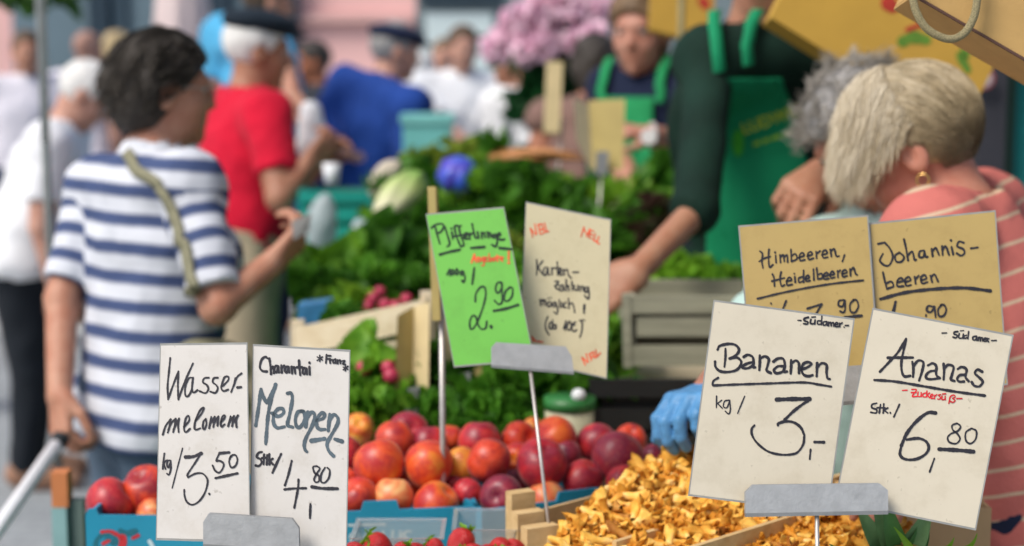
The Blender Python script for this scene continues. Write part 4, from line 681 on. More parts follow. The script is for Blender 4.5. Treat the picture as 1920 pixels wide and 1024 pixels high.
W3, F3, T3 = strands(I['hw'], I['A'], .94, 450, None, lambda p, t: (ff_(p, t) if p[1] > -.03 else bf(p, t)), .10, 35, .010, 9, .0004, .0018, region=lambda p: p[1] > -.03 and p[2] > .02 and .814*p[1]-.58*p[2] < .02 and ear(p), rad=RF_, cling=.5, jitter=.35)
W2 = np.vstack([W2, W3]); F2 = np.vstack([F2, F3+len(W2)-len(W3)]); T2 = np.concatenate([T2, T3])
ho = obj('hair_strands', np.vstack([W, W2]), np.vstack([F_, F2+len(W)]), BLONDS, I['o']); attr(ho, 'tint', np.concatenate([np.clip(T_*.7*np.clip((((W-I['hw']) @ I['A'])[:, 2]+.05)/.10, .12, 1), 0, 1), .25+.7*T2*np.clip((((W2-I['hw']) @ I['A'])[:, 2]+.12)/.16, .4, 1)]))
c = I['hw']+I['A'] @ V(-.079, .0, -.046); MB().tube([c+I['A'] @ V(0, .009*math.cos(a), .009*math.sin(a)) for a in np.linspace(0, 6.283, 17)], .0016, 6, False).obj('earring', M("gold", (.75, .5, .18), .25, .05, 20, 0, 80, .5, 1), I['o'], True)
# ------------------------------------------------------------------ setting: ground, facades, trees
def st(o): o['kind'] = 'structure'; return o
m, t, b, tc = nodes("paving")
br = t.nodes.new("ShaderNodeTexBrick"); br.inputs["Scale"].default_value = 3.2; br.inputs["Color1"].default_value = (.30, .325, .34, 1); br.inputs["Color2"].default_value = (.255, .28, .295, 1); br.inputs["Mortar"].default_value = (.19, .205, .215, 1); br.inputs["Mortar Size"].default_value = .012
t.links.new(tc.outputs["Object"], br.inputs["Vector"]); n = t.nodes.new("ShaderNodeTexNoise"); n.inputs["Scale"].default_value = 1.7; t.links.new(tc.outputs["Object"], n.inputs["Vector"])
mx = t.nodes.new("ShaderNodeMix"); mx.data_type = 'RGBA'; mx.blend_type = 'OVERLAY'; mx.inputs["Factor"].default_value = .4; t.links.new(br.outputs[0], mx.inputs["A"]); t.links.new(n.outputs["Fac"], mx.inputs["B"]); t.links.new(mx.outputs["Result"], b.inputs["Base Color"]); b.inputs["Roughness"].default_value = .8
st(obj('ground', [(-80, -20, 0), (80, -20, 0), (80, 160, 0), (-80, 160, 0)], [(0, 1, 2, 3)], m))
st(obj('paved_strip', [(-9, 9.1, .004), (-1.4, 9.1, .004), (-1.4, 10.5, .004), (-9, 10.5, .004)], [(0, 1, 2, 3)], M("pale_slabs", (.47, .49, .49), .8, .1, 6)))
def plaster(n_, c): return M(n_, c, .85, .07, 1.3, .1, 40, .2)
PINKW = plaster("pink_plaster", (.80, .48, .45)); PINKD = plaster("pink_ledge", (.66, .41, .38)); SLATE = plaster("slate_blue_cladding", (.14, .20, .235)); SLATED = plaster("dark_slate_pillar", (.03, .05, .07)); GLASS = M("shop_glass", (.05, .075, .09), .12, .3, 1, 0, 80, .5); PALE = plaster("pale_mint_panel", (.60, .70, .70)); DKG = M("dark_recess", (.02, .025, .028), .6, .3, 2)
def X(px, d): return (px-960)/FPX*d
YB = 16.0
def building(label, x0, x1, mat, h=9.0, feats=()):
    t = thing('building', label, 'building', V((x0+x1)/2, YB+1, 0)); MB().abox(x0, x1, YB, YB+6, 0, h).obj('wall', mat, t)
    for nm, a, b_, z0, z1, pr, mt in feats:
        MB().abox(a, b_, YB-pr, YB+.01, z0, z1).obj(nm, mt, t)
    return t
D = YB
building('salmon pink house front at the far left edge', -14, X(34, D), PINKW, 9, [('ledge', -14, X(30, D), 3.4, 3.6, .12, PINKD), ('window', -9, -7.6, 1.0, 2.6, .03, GLASS), ('window', -12, -10.6, 1.0, 2.6, .03, GLASS)])
building('grey blue shop front with dark pillars behind the striped woman', X(34, D), X(560, D), SLATE, 9,
         [('pillar', X(183, D), X(220, D), 0, 5, .15, SLATED), ('pillar', X(244, D), X(250, D), 0, 5, .05, SLATED), ('window', X(225, D), X(243, D), .4, 3.6, .03, SLATE), ('pillar', X(400, D), X(440, D), 0, 5, .1, SLATED), ('pillar', X(545, D), X(566, D), 0, 5, .2, SLATED), ('window', X(60, D), X(120, D), .5, 1.3, .03, GLASS), ('door', X(450, D), X(535, D), 0, 2.6, .04, SLATE), ('window', X(260, D), X(300, D), .4, 1.5, .03, GLASS)])
building('salmon pink house front behind the blue sweater man', X(560, D), X(782, D), PINKW, 9, [('ledge', X(568, D), X(780, D), 2.02, 2.10, .10, PINKD), ('window', X(600, D), X(650, D), .6, 1.2, .03, GLASS), ('window', X(700, D), X(750, D), 3, 4.6, .03, GLASS)])
building('grey house front with a pale shop window behind the white blouses', X(782, D), 14, plaster("grey_plaster", (.19, .24, .255)), 9, [('window', X(800, D), X(925, D), 1.2, 2.12, .04, PALE), ('lintel', X(790, D), X(940, D), 2.2, 2.34, .1, SLATED), ('window', X(840, D), X(856, D), 1.3, 1.9, .06, DKG), ('door', X(1000, D), X(1060, D), 0, 2.4, .04, GLASS)])
# folded parasol by the shop front
t = thing('parasol', 'closed pale pinkish parasol above the striped woman\'s head', 'parasol', V(X(350, 11), 11, 0))
v = []; f = []; nseg = 24
for i, (z, r) in enumerate(((2.95, .03), (2.6, .10), (2.2, .15), (1.80, .185), (1.74, .17))):
    for k in range(nseg): a = 6.2832*k/nseg; rr = r*(1+.13*math.cos(a*8)); v.append((X(350, 11)+rr*math.cos(a), 11+rr*math.sin(a), z))
for i in range(4):
    for k in range(nseg): f.append((i*nseg+k, i*nseg+(k+1) % nseg, (i+1)*nseg+(k+1) % nseg, (i+1)*nseg+k))
obj('canopy', v, f, M("parasol_cloth", (.70, .58, .57), .8, .05, 5), t); MB().tube([V(X(350, 11), 11, 0), V(X(350, 11), 11, 3.0)], .025).obj('pole', RODM, t, True); MB().tube([V(X(350, 11), 11, 0), V(X(350, 11), 11, .08)], .3, 24).obj('base', SLATED, t)
# slim stall pole at left
b0 = P(88, 330, 4.2); t = thing('stall_pole', 'slim grey metal stall pole at the left', 'pole', V(b0[0], b0[1], 0))
MB().tube([V(b0[0], b0[1], 1.36), V(b0[0], b0[1], 3.2)], .0125, 14).obj('upper_tube', M("galvanised", (.55, .56, .54), .5, .1, 30, 0, 80, .5, .3), t, True); MB().tube([V(b0[0], b0[1], .03), V(b0[0], b0[1], 1.36)], .0105, 14).obj('lower_tube', M("dark_tube", (.10, .12, .12), .5, .1, 30, 0, 80, .5, .3), t, True); MB().abox(b0[0]-.12, b0[0]+.12, b0[1]-.12, b0[1]+.12, 0, .03).obj('foot_plate', STEELD, t)
# ------------------------------------------------------------------ leaves
def leafmat(n_, c, c2, tr=.3): return M(n_, c, .5, 0, 22, .15, 90, .35, c2=c2, trans=.42)
GP = leafmat("parsley_green", (.10, .29, .022), (.03, .12, .010)); GD = leafmat("dark_leaf", (.06, .21, .025), (.02, .09, .012)); GLt = leafmat("lettuce_green", (.30, .52, .04), (.13, .34, .02)); GM_ = leafmat("mid_leaf", (.15, .40, .03), (.05, .19, .015)); GR_ = leafmat("red_leaf", (.10, .03, .03), (.03, .05, .015)); GLm = leafmat('fresh_leaf', (.22, .46, .03), (.08, .26, .018)); GY_ = leafmat("yellow_green_leaf", (.34, .40, .05), (.16, .28, .03)); TREE = leafmat("tree_leaf", (.07, .17, .03), (.03, .08, .015))
def leaves(n, rad, size, seed, ruff=.25, up=.5, flat=1., cup=.25, rows=4, cols=3, asp=1.0, cen=(0, 0, 0), shell=.55):
    rg = np.random.default_rng(seed); v = []; f = []
    for i in range(n):
        u = rg.normal(size=3); u[2] = abs(u[2])*flat; u /= np.linalg.norm(u); p = np.array(cen)+u*np.array(rad)*(shell+(1-shell)*rg.random()); d = nrm(u+rg.normal(size=3)*.45+V(0, 0, up)); s_ = nrm(np.cross(d, rg.normal(size=3))); nn = np.cross(s_, d); L = size*(.6+.8*rg.random()); ph = rg.uniform(0, 6.3); b = len(v)
        for r in range(rows+1):
            x = r/rows; w_ = asp*L*.5*math.sin(math.pi*(.12+.83*x))**.7
            for c in range(cols+1):
                y = 2*c/cols-1; v.append(p+d*L*x+s_*w_*y+nn*L*(cup*(x*x-.3)-cup*.6*y*y+ruff*.3*abs(y)*math.sin(ph+x*9+y*3)))
        for r in range(rows):
            for c in range(cols): q = b+r*(cols+1)+c; f.append((q, q+1, q+cols+2, q+cols+1))
    return np.array(v), f
def join(*vf):
    v = []; f = []
    for a, b in vf: n = len(v); v += [tuple(p) for p in a]; f += [tuple(i+n for i in q) for q in b]
    return np.array(v), f
def inst(name, me, mat, loc, rot, sc, label, cat, group=None, parent=None):
    o = lk(bpy.data.objects.new(name, me)); o.location = loc; o.rotation_euler = rot; o.scale = (sc,)*3 if np.isscalar(sc) else sc
    if mat is not None:
        if not me.materials: me.materials.append(mat)
        o.material_slots[0].link = 'OBJECT'; o.material_slots[0].material = mat
    if parent is not None: o.parent = parent
    return tag(o, label, cat, group)
ME = {}
for k in (0, 1, 2):
    ME['parsley', k] = mesh('parsley', *leaves(330, (.085, .075, .06), .026, 100+k, .6, .5, 1, .2, 2, 2, 1.1, shell=.5)); ME['lettuce', k] = mesh('lettuce', *leaves(34, (.045, .045, .02), .085, 110+k, .55, .7, .7, .5, 6, 5, 1.15, shell=.2))
    ME['chard', k] = mesh('chard', *leaves(30, (.07, .05, .02), .10, 120+k, .5, .5, .6, .35, 6, 4, .75, shell=.1)); ME['dill', k] = mesh('dill', *leaves(420, (.09, .08, .06), .035, 130+k, .3, .6, 1, .1, 2, 1, .28, shell=.3))
def sphere_v(n1, n2, fun):
    v = []; f = []
    for i in range(n1+1):
        th = math.pi*i/n1
        for j in range(n2): v.append(fun(th, 2*math.pi*j/n2))
    for i in range(n1):
        for j in range(n2): f.append((i*n2+j, i*n2+(j+1) % n2, (i+1)*n2+(j+1) % n2, (i+1)*n2+j))
    return np.array(v), f
# street tree whose twigs hang into the top left corner
tb = V(X(20, 6.6)-.55, 6.9, 0); t = thing('tree', 'street tree with leafy twigs in the top left corner', 'tree', tb)
MB().tube([tb, tb+V(.02, 0, 1.2), tb+V(0, .05, 2.3), tb+V(.1, .1, 3.6)], [.11, .09, .07, .03], 12).tube([tb+V(0, .05, 2.2), tb+V(.5, -.1, 2.7), tb+V(.9, -.2, 2.4)], [.04, .025, .008], 8).tube([tb+V(0, .05, 2.4), tb+V(-.6, .2, 3.1)], [.04, .01], 8).obj('trunk', M("bark", (.12, .10, .08), .9, .3, 20, .5, 60), t, True)
v, f = join(leaves(900, (1.0, 1.0, .9), .11, 150, .2, .1, 1, .1, 2, 2, .8, cen=tuple(tb+V(.1, .1, 2.75)), shell=.3), leaves(60, (.22, .2, .10), .10, 151, .2, -.4, 1, .1, 2, 2, .8, cen=tuple(P(55, 0, 6.6)+V(0, 0, .02))), leaves(50, (.1, .1, .07), .09, 152, .2, -.4, 1, .1, 2, 2, .8, cen=tuple(P(18, -4, 6.6)))); obj('crown', v, f, TREE, t)
# ------------------------------------------------------------------ stalls
def table(label, x0, x1, y0, y1, z0, z1=None, cloth_mat=CLOTHG, name='market_stall'):
    z1 = z0 if z1 is None else z1; t = thing(name, label, 'market stall', V((x0+x1)/2, (y0+y1)/2, 0))
    zt = lambda y: z0+(z1-z0)*(y-y0)/(y1-y0)
    MB().add([(x0, y0, z0), (x1, y0, z0), (x1, y1, z1), (x0, y1, z1), (x0, y0, z0-.025), (x1, y0, z0-.025), (x1, y1, z1-.025), (x0, y1, z1-.025)], [(0, 1, 2, 3), (7, 6, 5, 4), (0, 4, 5, 1), (1, 5, 6, 2), (2, 6, 7, 3), (3, 7, 4, 0)]).obj('tabletop', WOODP, t)
    for x in (x0+.05, x1-.05):
        for y in (y0+.05, y1-.05): MB().abox(x-.02, x+.02, y-.02, y+.02, 0, zt(y)-.03).obj('leg', WOODP, t)
    v = []; f = []; per = [(x0-.012, y0-.012), (x1+.012, y0-.012), (x1+.012, y1+.012), (x0-.012, y1+.012)]; n = 28; k = 0; ring = []
    for i in range(4):
        a, b_ = np.array(per[i]), np.array(per[(i+1) % 4]); nr = nrm(V(b_[1]-a[1], a[0]-b_[0]))
        for j in range(n): p = a+(b_-a)*j/n; ring.append((p, nr))
    m_ = len(ring)
    for r, dz in enumerate((0.002, -.15, -.35, -.6)):
        for i, (p, nr) in enumerate(ring): q = p+nr*(.012*r+.014*r*math.sin(i*1.1)); v.append((q[0], q[1], max(.05, zt(p[1])+dz)))
    for r in range(3):
        for i in range(m_): f.append((r*m_+i, (r+1)*m_+i, (r+1)*m_+(i+1) % m_, r*m_+(i+1) % m_))
    obj('cloth', v, f, cloth_mat, t); return t
table('fruit stall in front, draped in green cloth', -.62, .62, 1.72, 2.47, TOP)
table('vegetable stall with a sloping top, draped in green cloth, behind the fruit', -.34, .44, 2.56, 4.35, .90, 1.19)
table('rear stall draped in green cloth behind the vegetables', -.50, .95, 4.75, 5.5, 1.0)
# tan market awning above the view, added to shade the right part
AWN = M("awning_canvas", (.50, .36, .16), .8, .08, 4, .05, 100, .2, trans=.35)
t = thing('awning', 'tan canvas awning over the vendors\' side of the stalls', 'awning', V(1.6, 5.2, 0))
v = [(.55, 1.75, 2.62), (3.4, 1.75, 2.62), (3.4, 5.6, 2.42), (.55, 5.6, 2.42)]; MB().prism(v, V(0, 0, .01)).obj('canvas', AWN, t)
for x, y in ((3.3, 1.9), (3.3, 5.5), (1.15, 5.55)): MB().tube([V(x, y, 0), V(x, y, 2.5)], .022).obj('post', RODM, t, True)
t = thing('stall_backdrop', 'dark green tarpaulin hung behind the vendors', 'tarpaulin', V(1.9, 5.7, 0))
v = []; f = []; n = 40
for i in range(n+1):
    for z in (0.3, 1.3, 2.4): v.append((1.0+2.4*i/n, 5.62+.03*math.sin(i*.9), z))
for i in range(n):
    for k in range(2): f.append((i*3+k, i*3+3+k, i*3+4+k, i*3+1+k))
obj('sheet', v, f, M("green_tarpaulin", (.02, .06, .04), .6, .2, 3), t)
b1 = P(1862, 200, 3.5); t = thing('stall_post', 'dark grey stall post at the right edge with a round sticker', 'post', V(b1[0], b1[1], 0)); MB().abox(b1[0]-.03, b1[0]+.03, b1[1], b1[1]+.05, 0, 2.4).obj('shaft', M("grey_post", (.055, .055, .07), .6, .1, 10), t)
c = P(1845, 148, 3.47); MB().prism([c+(CX*math.cos(a)+V(0, 0, 1)*math.sin(a))*.025 for a in np.linspace(0, 6.283, 20, endpoint=False)], V(0, .004, 0)).obj('sticker_rim', M("sticker_red", (.45, .12, .13), .5), t); MB().prism([c+V(0, -.002, 0)+(CX*math.cos(a)+V(0, 0, 1)*math.sin(a))*.018 for a in np.linspace(0, 6.283, 20, endpoint=False)], V(0, .002, 0)).obj('sticker', M("sticker_white", (.6, .52, .55), .5), t)
b1 = P(1930, 300, 4.1); t = thing('curtain', 'teal curtain at the right edge', 'curtain', V(b1[0], b1[1], 0)); v = []; f = []
for i in range(25):
    for z in (.2, 2.3): v.append((b1[0]-.04+.5*i/24, b1[1]+.02*math.sin(i*1.4), z))
for i in range(24): f.append((2*i, 2*i+2, 2*i+3, 2*i+1))
obj('sheet', v, f, M("teal_cloth", (.01, .20, .20), .8, .2, 5), t)
# ------------------------------------------------------------------ fruit cartons
def carton(label, a, b, zr, dep, tabs=(), marks=None, bottom=TOP):
    A_, B_ = PZ(*a, zr), PZ(*b, zr); ux = nrm(B_-A_); W_ = np.linalg.norm(B_-A_); uy = nrm(np.cross(V(0, 0, 1), ux)); up = V(0, 0, 1); H_ = zr-bottom-.004; th = .005
    t = thing('fruit_carton', label, 'carton', A_+ux*W_/2+uy*dep/2-up*(H_), 'blue fruit cartons')
    def wall(o, ax, w_, nn, tb):
        pr = [(0, 0), (w_, 0), (w_, H_)]
        for u0, u1, h in sorted(tb, reverse=True): pr += [(u1*w_, H_), (u1*w_-.004, H_+h), (u0*w_+.004, H_+h), (u0*w_, H_)]
        pr += [(0, H_)]; q = []
        for p in pr:
            if not q or p != q[-1]: q.append(p)
        return [o+ax*x+up*(y-H_) for x, y in q], nn*th
    for o_, ax, w_, nn, tb in ((A_, ux, W_, uy, tabs), (A_+uy*dep, ux, W_, -uy, tabs), (A_+uy*th, uy, dep-2*th, ux, ()), (B_+uy*th, uy, dep-2*th, -ux, ())):
        pl_, off = wall(o_, ax, w_, nn, tb); MB().prism(pl_, off).obj('side_panel', CARTB, t)
    MB().box(A_+ux*W_/2+uy*dep/2-up*(H_-.002), ux, uy, up, W_/2-th, dep/2-th, .002).obj('bottom_panel', CARTIN, t)
    return t, (A_, nrm(np.cross(ux, up))), ux
ZR = .957
t, pl, _ = carton('blue fruit carton right of the melon cards, tab raised, pale letters', (606, 962), (897, 950), ZR, .27, [(.24, .49, .013)])
ink('lettering', (640, 900, .1771), "100,640 95,590 130,560 165,580 160,630 120,690 90,760; 90,760 180,750; 300,555 255,580 240,640 260,720 310,745 350,710 365,640 345,575 300,555; 440,545 445,600; 545,540 540,620 560,700 600,720 620,680 625,540; 735,545 680,550 660,590 700,620 740,660 720,720 655,720; 80,478 460,470", 26, pl, CARTL, t)
t, pl, _ = carton('blue fruit carton behind the wooden crate corner', (903, 957), (1128, 930), ZR, .24, [(.62, 1.0, .012)])
t, pl, _ = carton('blue fruit carton at the left with a red and dark scroll print', (160, 966), (420, 969), ZR, .22, [(.0, .10, .008)])
FC2 = (150, 880, .1406)
ink('dark_print', FC2, "@60 200,1050 230,930 330,860 440,880 490,980; @70 540,820 640,850 740,820; @50 300,1000 380,930 440,1000", 50, pl, CARTT, t, .0006)
ink('red_print', FC2, "@46 290,835 350,825 420,830 500,870; @90 540,900 580,920 560,1040; @40 700,920 740,900 780,880; @40 310,990 350,970 390,950", 40, pl, M("carton_red_print", (.45, .02, .03), .55, .2, 30), t, .0008)
ink('pale_print', FC2, "@50 930,960 960,1010 980,1040", 40, pl, CARTL, t, .0008)
# ------------------------------------------------------------------ nectarines
def nect(seed):
    rg = random.Random(seed); a1, a2 = rg.uniform(0, 6), rg.uniform(.9, 1.06)
    def fn(th, ph):
        x = math.sin(th); r = 1+.04*math.cos(2*th+a1)*x-.24*math.exp(-(th/.34)**2)+.035*math.exp(-((math.pi-th)/.16)**2)-.085*math.exp(-((ph-math.pi)/.17)**2)*x+.012*math.sin(3*ph+a1*2)*x
        return V(r*x*math.cos(ph), r*x*math.sin(ph)*a2, r*math.cos(th)*.95)*.034
    return mesh('nectarine', *sphere_v(26, 36, fn))
NM = [nect(i) for i in range(4)]
FR = {'r': M_fruit("nectarine_red", (.50, .018, .012), (.62, .055, .014), (.30, .012, .02), 0), 'o': M_fruit("nectarine_orange", (.70, .20, .02), (.66, .075, .014), (.45, .02, .018), .0), 'p': M_fruit("nectarine_purple", (.32, .018, .035), (.22, .014, .04), (.13, .010, .035), 0),
      'm': M_fruit("nectarine_magenta", (.62, .045, .03), (.46, .016, .028), (.26, .010, .03), 0), 'y': M_fruit("nectarine_yellow", (.80, .42, .04), (.76, .26, .03), (.62, .08, .016), 0), 'k': M_fruit("nectarine_peach", (.80, .42, .16), (.72, .19, .06), (.60, .06, .025), 0)}
fo = lambda cx, cy: (620+cx*.3646, 700+cy*.3646)
NL = [(140, 640, 215, 2.175, 'r', 'red nectarine at the carton rim, beside the melon card'), (322, 632, 215, 2.18, 'k', 'peach and yellow nectarine behind the raised carton tab'), (540, 675, 245, 2.175, 'o', 'salmon orange nectarine behind the first rod, lowest row'), (708, 612, 160, 2.2, 'm', 'dark crimson nectarine wedged low between the rods'), (880, 632, 225, 2.185, 'p', 'dull purple nectarine in the lowest row, left of the crate post'), (1105, 648, 205, 2.2, 'k', 'pale peach nectarine behind the second rod at the crate corner'),
      (250, 468, 270, 2.215, 'o', 'large orange nectarine with a purple crown, nearest the melon card'), (500, 468, 262, 2.22, 'o', 'big vivid orange nectarine crossed by the first rod'), (672, 470, 190, 2.25, 'y', 'yellow nectarine between the first rod and the red round one'), (810, 448, 235, 2.225, 'r', 'round red nectarine with an orange top, midway between the rods'), (1085, 470, 275, 2.23, 'm', 'large creased magenta nectarine crossed by the second rod'), (1300, 548, 225, 2.235, 'm', 'crimson nectarine above the right carton rim'), (1475, 438, 275, 2.25, 'p', 'large purple nectarine with a yellow red shoulder at the right'), (1510, 560, 190, 2.21, 'm', 'small dark magenta nectarine touching the chanterelle heap'), (1655, 428, 130, 2.28, 'p', 'small dark plum coloured nectarine by the blue glove'),
      (335, 345, 215, 2.30, 'r', 'red nectarine in the second row under the ochre card'), (400, 305, 215, 2.34, 'm', 'pinkish red nectarine on top at the left'), (505, 355, 190, 2.31, 'm', 'dark crimson nectarine behind the first rod, top row'), (612, 340, 150, 2.36, 'o', 'small orange nectarine at the back right of the first rod'), (765, 345, 225, 2.31, 'm', 'dusky pink nectarine on top in the middle'), (965, 340, 190, 2.33, 'r', 'scarlet nectarine on top left of the second rod'), (1042, 275, 105, 2.37, 'y', 'small golden yellow nectarine peeping over the top'), (1155, 335, 235, 2.31, 'o', 'big orange nectarine on top right of the second rod'), (1368, 362, 225, 2.33, 'm', 'wine red nectarine on top, left of the large purple one'), (1540, 345, 170, 2.37, 'r', 'bright red nectarine at the back right'), (950, 445, 190, 2.28, 'o', 'orange nectarine half hidden behind the magenta one'), (70, 420, 200, 2.26, 'm', 'dark red nectarine cut by the edge of the melon card'), (60, 560, 180, 2.23, 'r', 'orange red nectarine low beside the melon card'),
      (640, 560, 170, 2.25, 'm', 'shadowed crimson nectarine deep between the rods'), (950, 570, 170, 2.26, 'p', 'shadowed purple nectarine under the magenta one'), (1210, 420, 170, 2.29, 'p', 'shadowed dark nectarine right of the second rod'), (400, 570, 170, 2.24, 'r', 'shadowed red nectarine deep in the left carton'), (1240, 660, 150, 2.22, 'p', 'dark nectarine at the right carton rim')]
for i, (cx, cy, dm, d, k, lab) in enumerate(NL):
    px, py = fo(cx, cy); sc = dm*.3646/FPX*d/.068; rg = random.Random(i*7+3)
    inst('nectarine', NM[i % 4], FR[k], P(px, py, d), (rg.uniform(-1.2, 1.2), rg.uniform(-1.2, 1.2), rg.uniform(0, 6.3)), sc, lab, 'nectarine', 'nectarines heaped in the blue cartons')
for i, (px, py, dm, d, k, lab) in enumerate(((205, 942, 92, 2.19, 'm', 'dark red nectarine with a pale blush, leftmost of all'), (276, 922, 104, 2.22, 'r', 'red orange nectarine beside the water melon card'), (287, 966, 62, 2.18, 'k', 'peach coloured nectarine low in the left carton'), (345, 945, 90, 2.22, 'r', 'nectarine behind the water melon card'), (240, 975, 70, 2.22, 'p', 'shadowed nectarine under the leftmost pair'), (672, 803, 60, 2.5, 'y', 'orange apricot like fruit behind the heap at the left'))):
    rg = random.Random(i*5+90); inst('nectarine', NM[i % 4], FR[k], P(px, py, d), (rg.uniform(-1, 1), rg.uniform(-1, 1), rg.uniform(0, 6)), dm/FPX*d/.068, lab, 'nectarine', 'nectarines heaped in the blue cartons')
# ------------------------------------------------------------------ wooden chanterelle crates
CR = thing('wooden_crate', 'thin wooden crate full of chanterelles, split by slats', 'crate', V(.25, 2.0, TOP), 'wooden crates'); zc = .985
def board(p, q, h, th, name='slat', z=zc, mat=WOOD, par=CR):
    p, q = V(p[0], p[1], z-h/2), V(q[0], q[1], z-h/2); MB().box((p+q)/2, q-p, np.cross(q-p, V(0, 0, 1)), V(0, 0, 1), np.linalg.norm(q-p)/2, th/2, h/2).obj(name, mat, par)
c0, c1 = PZ(968, 968, zc), PZ(1112, 930, zc); dr = nrm((c1-c0)*V(1, 1, 0)); nr = V(dr[1], -dr[0], 0)
g0, g1 = PZ(1205, 1008, zc), PZ(1310, 972, zc); h0 = PZ(1470, 994, zc)
wA = float((g0-c0) @ nr); wB = float((h0-c0) @ nr)
A0 = c0; A1 = c0+dr*.44; 
board(A0, A1, .05, .005); board(A0+V(0, 0, 0), A1, .05, .005, z=zc-.065); board(A0+nr*wA, A0+nr*wA+dr*.5, .034, .007, z=zc+.006); board(A0+nr*wB, A0+nr*wB+dr*.5, .036, .007, z=zc+.016)
board(A0, A0+nr*(wA+.02), .034, .006, z=zc-.012); board(A1, A1+nr*wB, .05, .005); board(A0, A0+nr*wB, .05, .005, z=zc-.075)
MB().add([tuple(A0-V(0, 0, .13)), tuple(A1-V(0, 0, .13)), tuple(A1+nr*wB-V(0, 0, .13)), tuple(A0+nr*wB-V(0, 0, .13))], [(0, 1, 2, 3)]).obj('bottom_board', WOOD, CR)
def post(px, py, z1, hw=.017, z0=TOP+.005, rot=.3):
    p = PZ(px, py, z1); MB().box(V(p[0], p[1], (z0+z1)/2), dr+nr*rot, nr-dr*rot, V(0, 0, 1), hw, .009, (z1-z0)/2).obj('corner_post', WOOD, CR)
post(976, 921, 1.012, .017); post(990, 958, .995, .019); post(1012, 985, .985, .022); post(1088, 975, .99, .021, zc-.08)
# heap under the single mushrooms
def M_ch(name, c1, c2, c3):
    m, t, b, tc = nodes(name); sp = t.nodes.new("ShaderNodeSeparateXYZ"); t.links.new(tc.outputs["Object"], sp.inputs[0])
    n = t.nodes.new("ShaderNodeTexNoise"); n.inputs["Scale"].default_value = 90; n.inputs["Detail"].default_value = 6; t.links.new(tc.outputs["Object"], n.inputs["Vector"])
    oi = t.nodes.new("ShaderNodeObjectInfo"); ma = t.nodes.new("ShaderNodeMath"); ma.operation = 'MULTIPLY_ADD'; ma.inputs[1].default_value = 13; t.links.new(sp.outputs["Z"], ma.inputs[0]); t.links.new(n.outputs["Fac"], ma.inputs[2])
    mb_ = t.nodes.new("ShaderNodeMath"); mb_.operation = 'MULTIPLY_ADD'; mb_.inputs[1].default_value = .3; t.links.new(oi.outputs["Random"], mb_.inputs[0]); t.links.new(ma.outputs[0], mb_.inputs[2])
    r = ramp(t, mb_.outputs[0], [(.30, c1), (.62, c2), (.95, c3)]); t.links.new(r.outputs[0], b.inputs["Base Color"]); b.inputs["Roughness"].default_value = .6; b.inputs["Specular IOR Level"].default_value = .3
    b.inputs["Subsurface Weight"].default_value = .1; b.inputs["Subsurface Radius"].default_value = (.006, .003, .001)
    wv_ = t.nodes.new("ShaderNodeTexNoise"); mp = t.nodes.new("ShaderNodeMapping"); mp.inputs["Scale"].default_value = (420, 420, 60); t.links.new(tc.outputs["Object"], mp.inputs[0]); t.links.new(mp.outputs[0], wv_.inputs["Vector"]); wv_.inputs["Scale"].default_value = 1
    bp = t.nodes.new("ShaderNodeBump"); bp.inputs["Strength"].default_value = .6; bp.inputs["Distance"].default_value = .002; t.links.new(wv_.outputs["Fac"], bp.inputs["Height"]); t.links.new(bp.outputs[0], b.inputs["Normal"]); return m
CH1 = M_ch("chanterelle_gold", (.86, .60, .22), (.80, .45, .075), (.62, .26, .025)); CH2 = M_ch("chanterelle_pale", (.86, .62, .24), (.84, .50, .10), (.70, .34, .04)); CH3 = M_ch("chanterelle_brown", (.60, .34, .10), (.50, .21, .03), (.30, .10, .015))
poly = [(1035, 1040), (1060, 990), (1110, 936), (1160, 905), (1200, 878), (1240, 862), (1290, 850), (1330, 842), (1420, 846), (1500, 890), (1570, 940), (1640, 960), (1700, 985), (1700, 1040)]
def inside(x, y):
    c = False; n = len(poly)
    for i in range(n):
        (x1, y1), (x2, y2) = poly[i], poly[(i+1) % n]
        if (y1 > y) != (y2 > y) and x < (x2-x1)*(y-y1)/(y2-y1)+x1: c = not c
    return c
def dch(y): return 2.105-(y-850)*.00128
rg = random.Random(5); v = []; f = []; idx = {}
xs = list(range(1030, 1710, 10)); ys = list(range(845, 1070, 8))
for j, y in enumerate(ys):
    for i, x in enumerate(xs):
        if inside(x, min(y, 1036)): idx[i, j] = len(v); v.append(P(x, y, dch(y)+.016+rg.uniform(-.006, .006)))
for (i, j) in idx:
    if all(k in idx for k in ((i+1, j), (i, j+1), (i+1, j+1))): f.append((idx[i, j], idx[i, j+1], idx[i+1, j+1], idx[i+1, j]))
HV, HF = v, f
def chant(seed):
    g_ = random.Random(seed); ph = [g_.uniform(0, 6.3) for _ in range(4)]; bend = g_.uniform(-.5, .5); capr = g_.uniform(.0085, .0128); n2 = 16; v = []; f = []
    prof = [(0, .0028), (.006, .0050), (.014, .0052), (.021, .0066), (.027, .0090), (.031, capr*.9), (.0325, capr), (.0315, capr*.86), (.029, capr*.55), (.026, .001)]
    for i, (z, r) in enumerate(prof):
        e = min(1, max(0, (z-.018)/.012)) if i < 7 else 1
        for k in range(n2):
            a = 6.2832*k/n2; w_ = 1+e*(.20*math.sin(2*a+ph[0])+.15*math.sin(3*a+ph[1])+.10*math.sin(5*a+ph[2])); zz = z+e*.0042*math.sin(3*a+ph[3])+e*.0025*math.sin(5*a+ph[1]); v.append((r*w_*math.cos(a)+bend*z*z*12, r*w_*math.sin(a), zz-.017))
    for i in range(len(prof)-1):
        for k in range(n2): f.append((i*n2+k, i*n2+(k+1) % n2, (i+1)*n2+(k+1) % n2, (i+1)*n2+k))
    return mesh('chanterelle', v, f)
CM = [chant(i) for i in range(9)]; pts = []; tries = 0
from mathutils import Euler
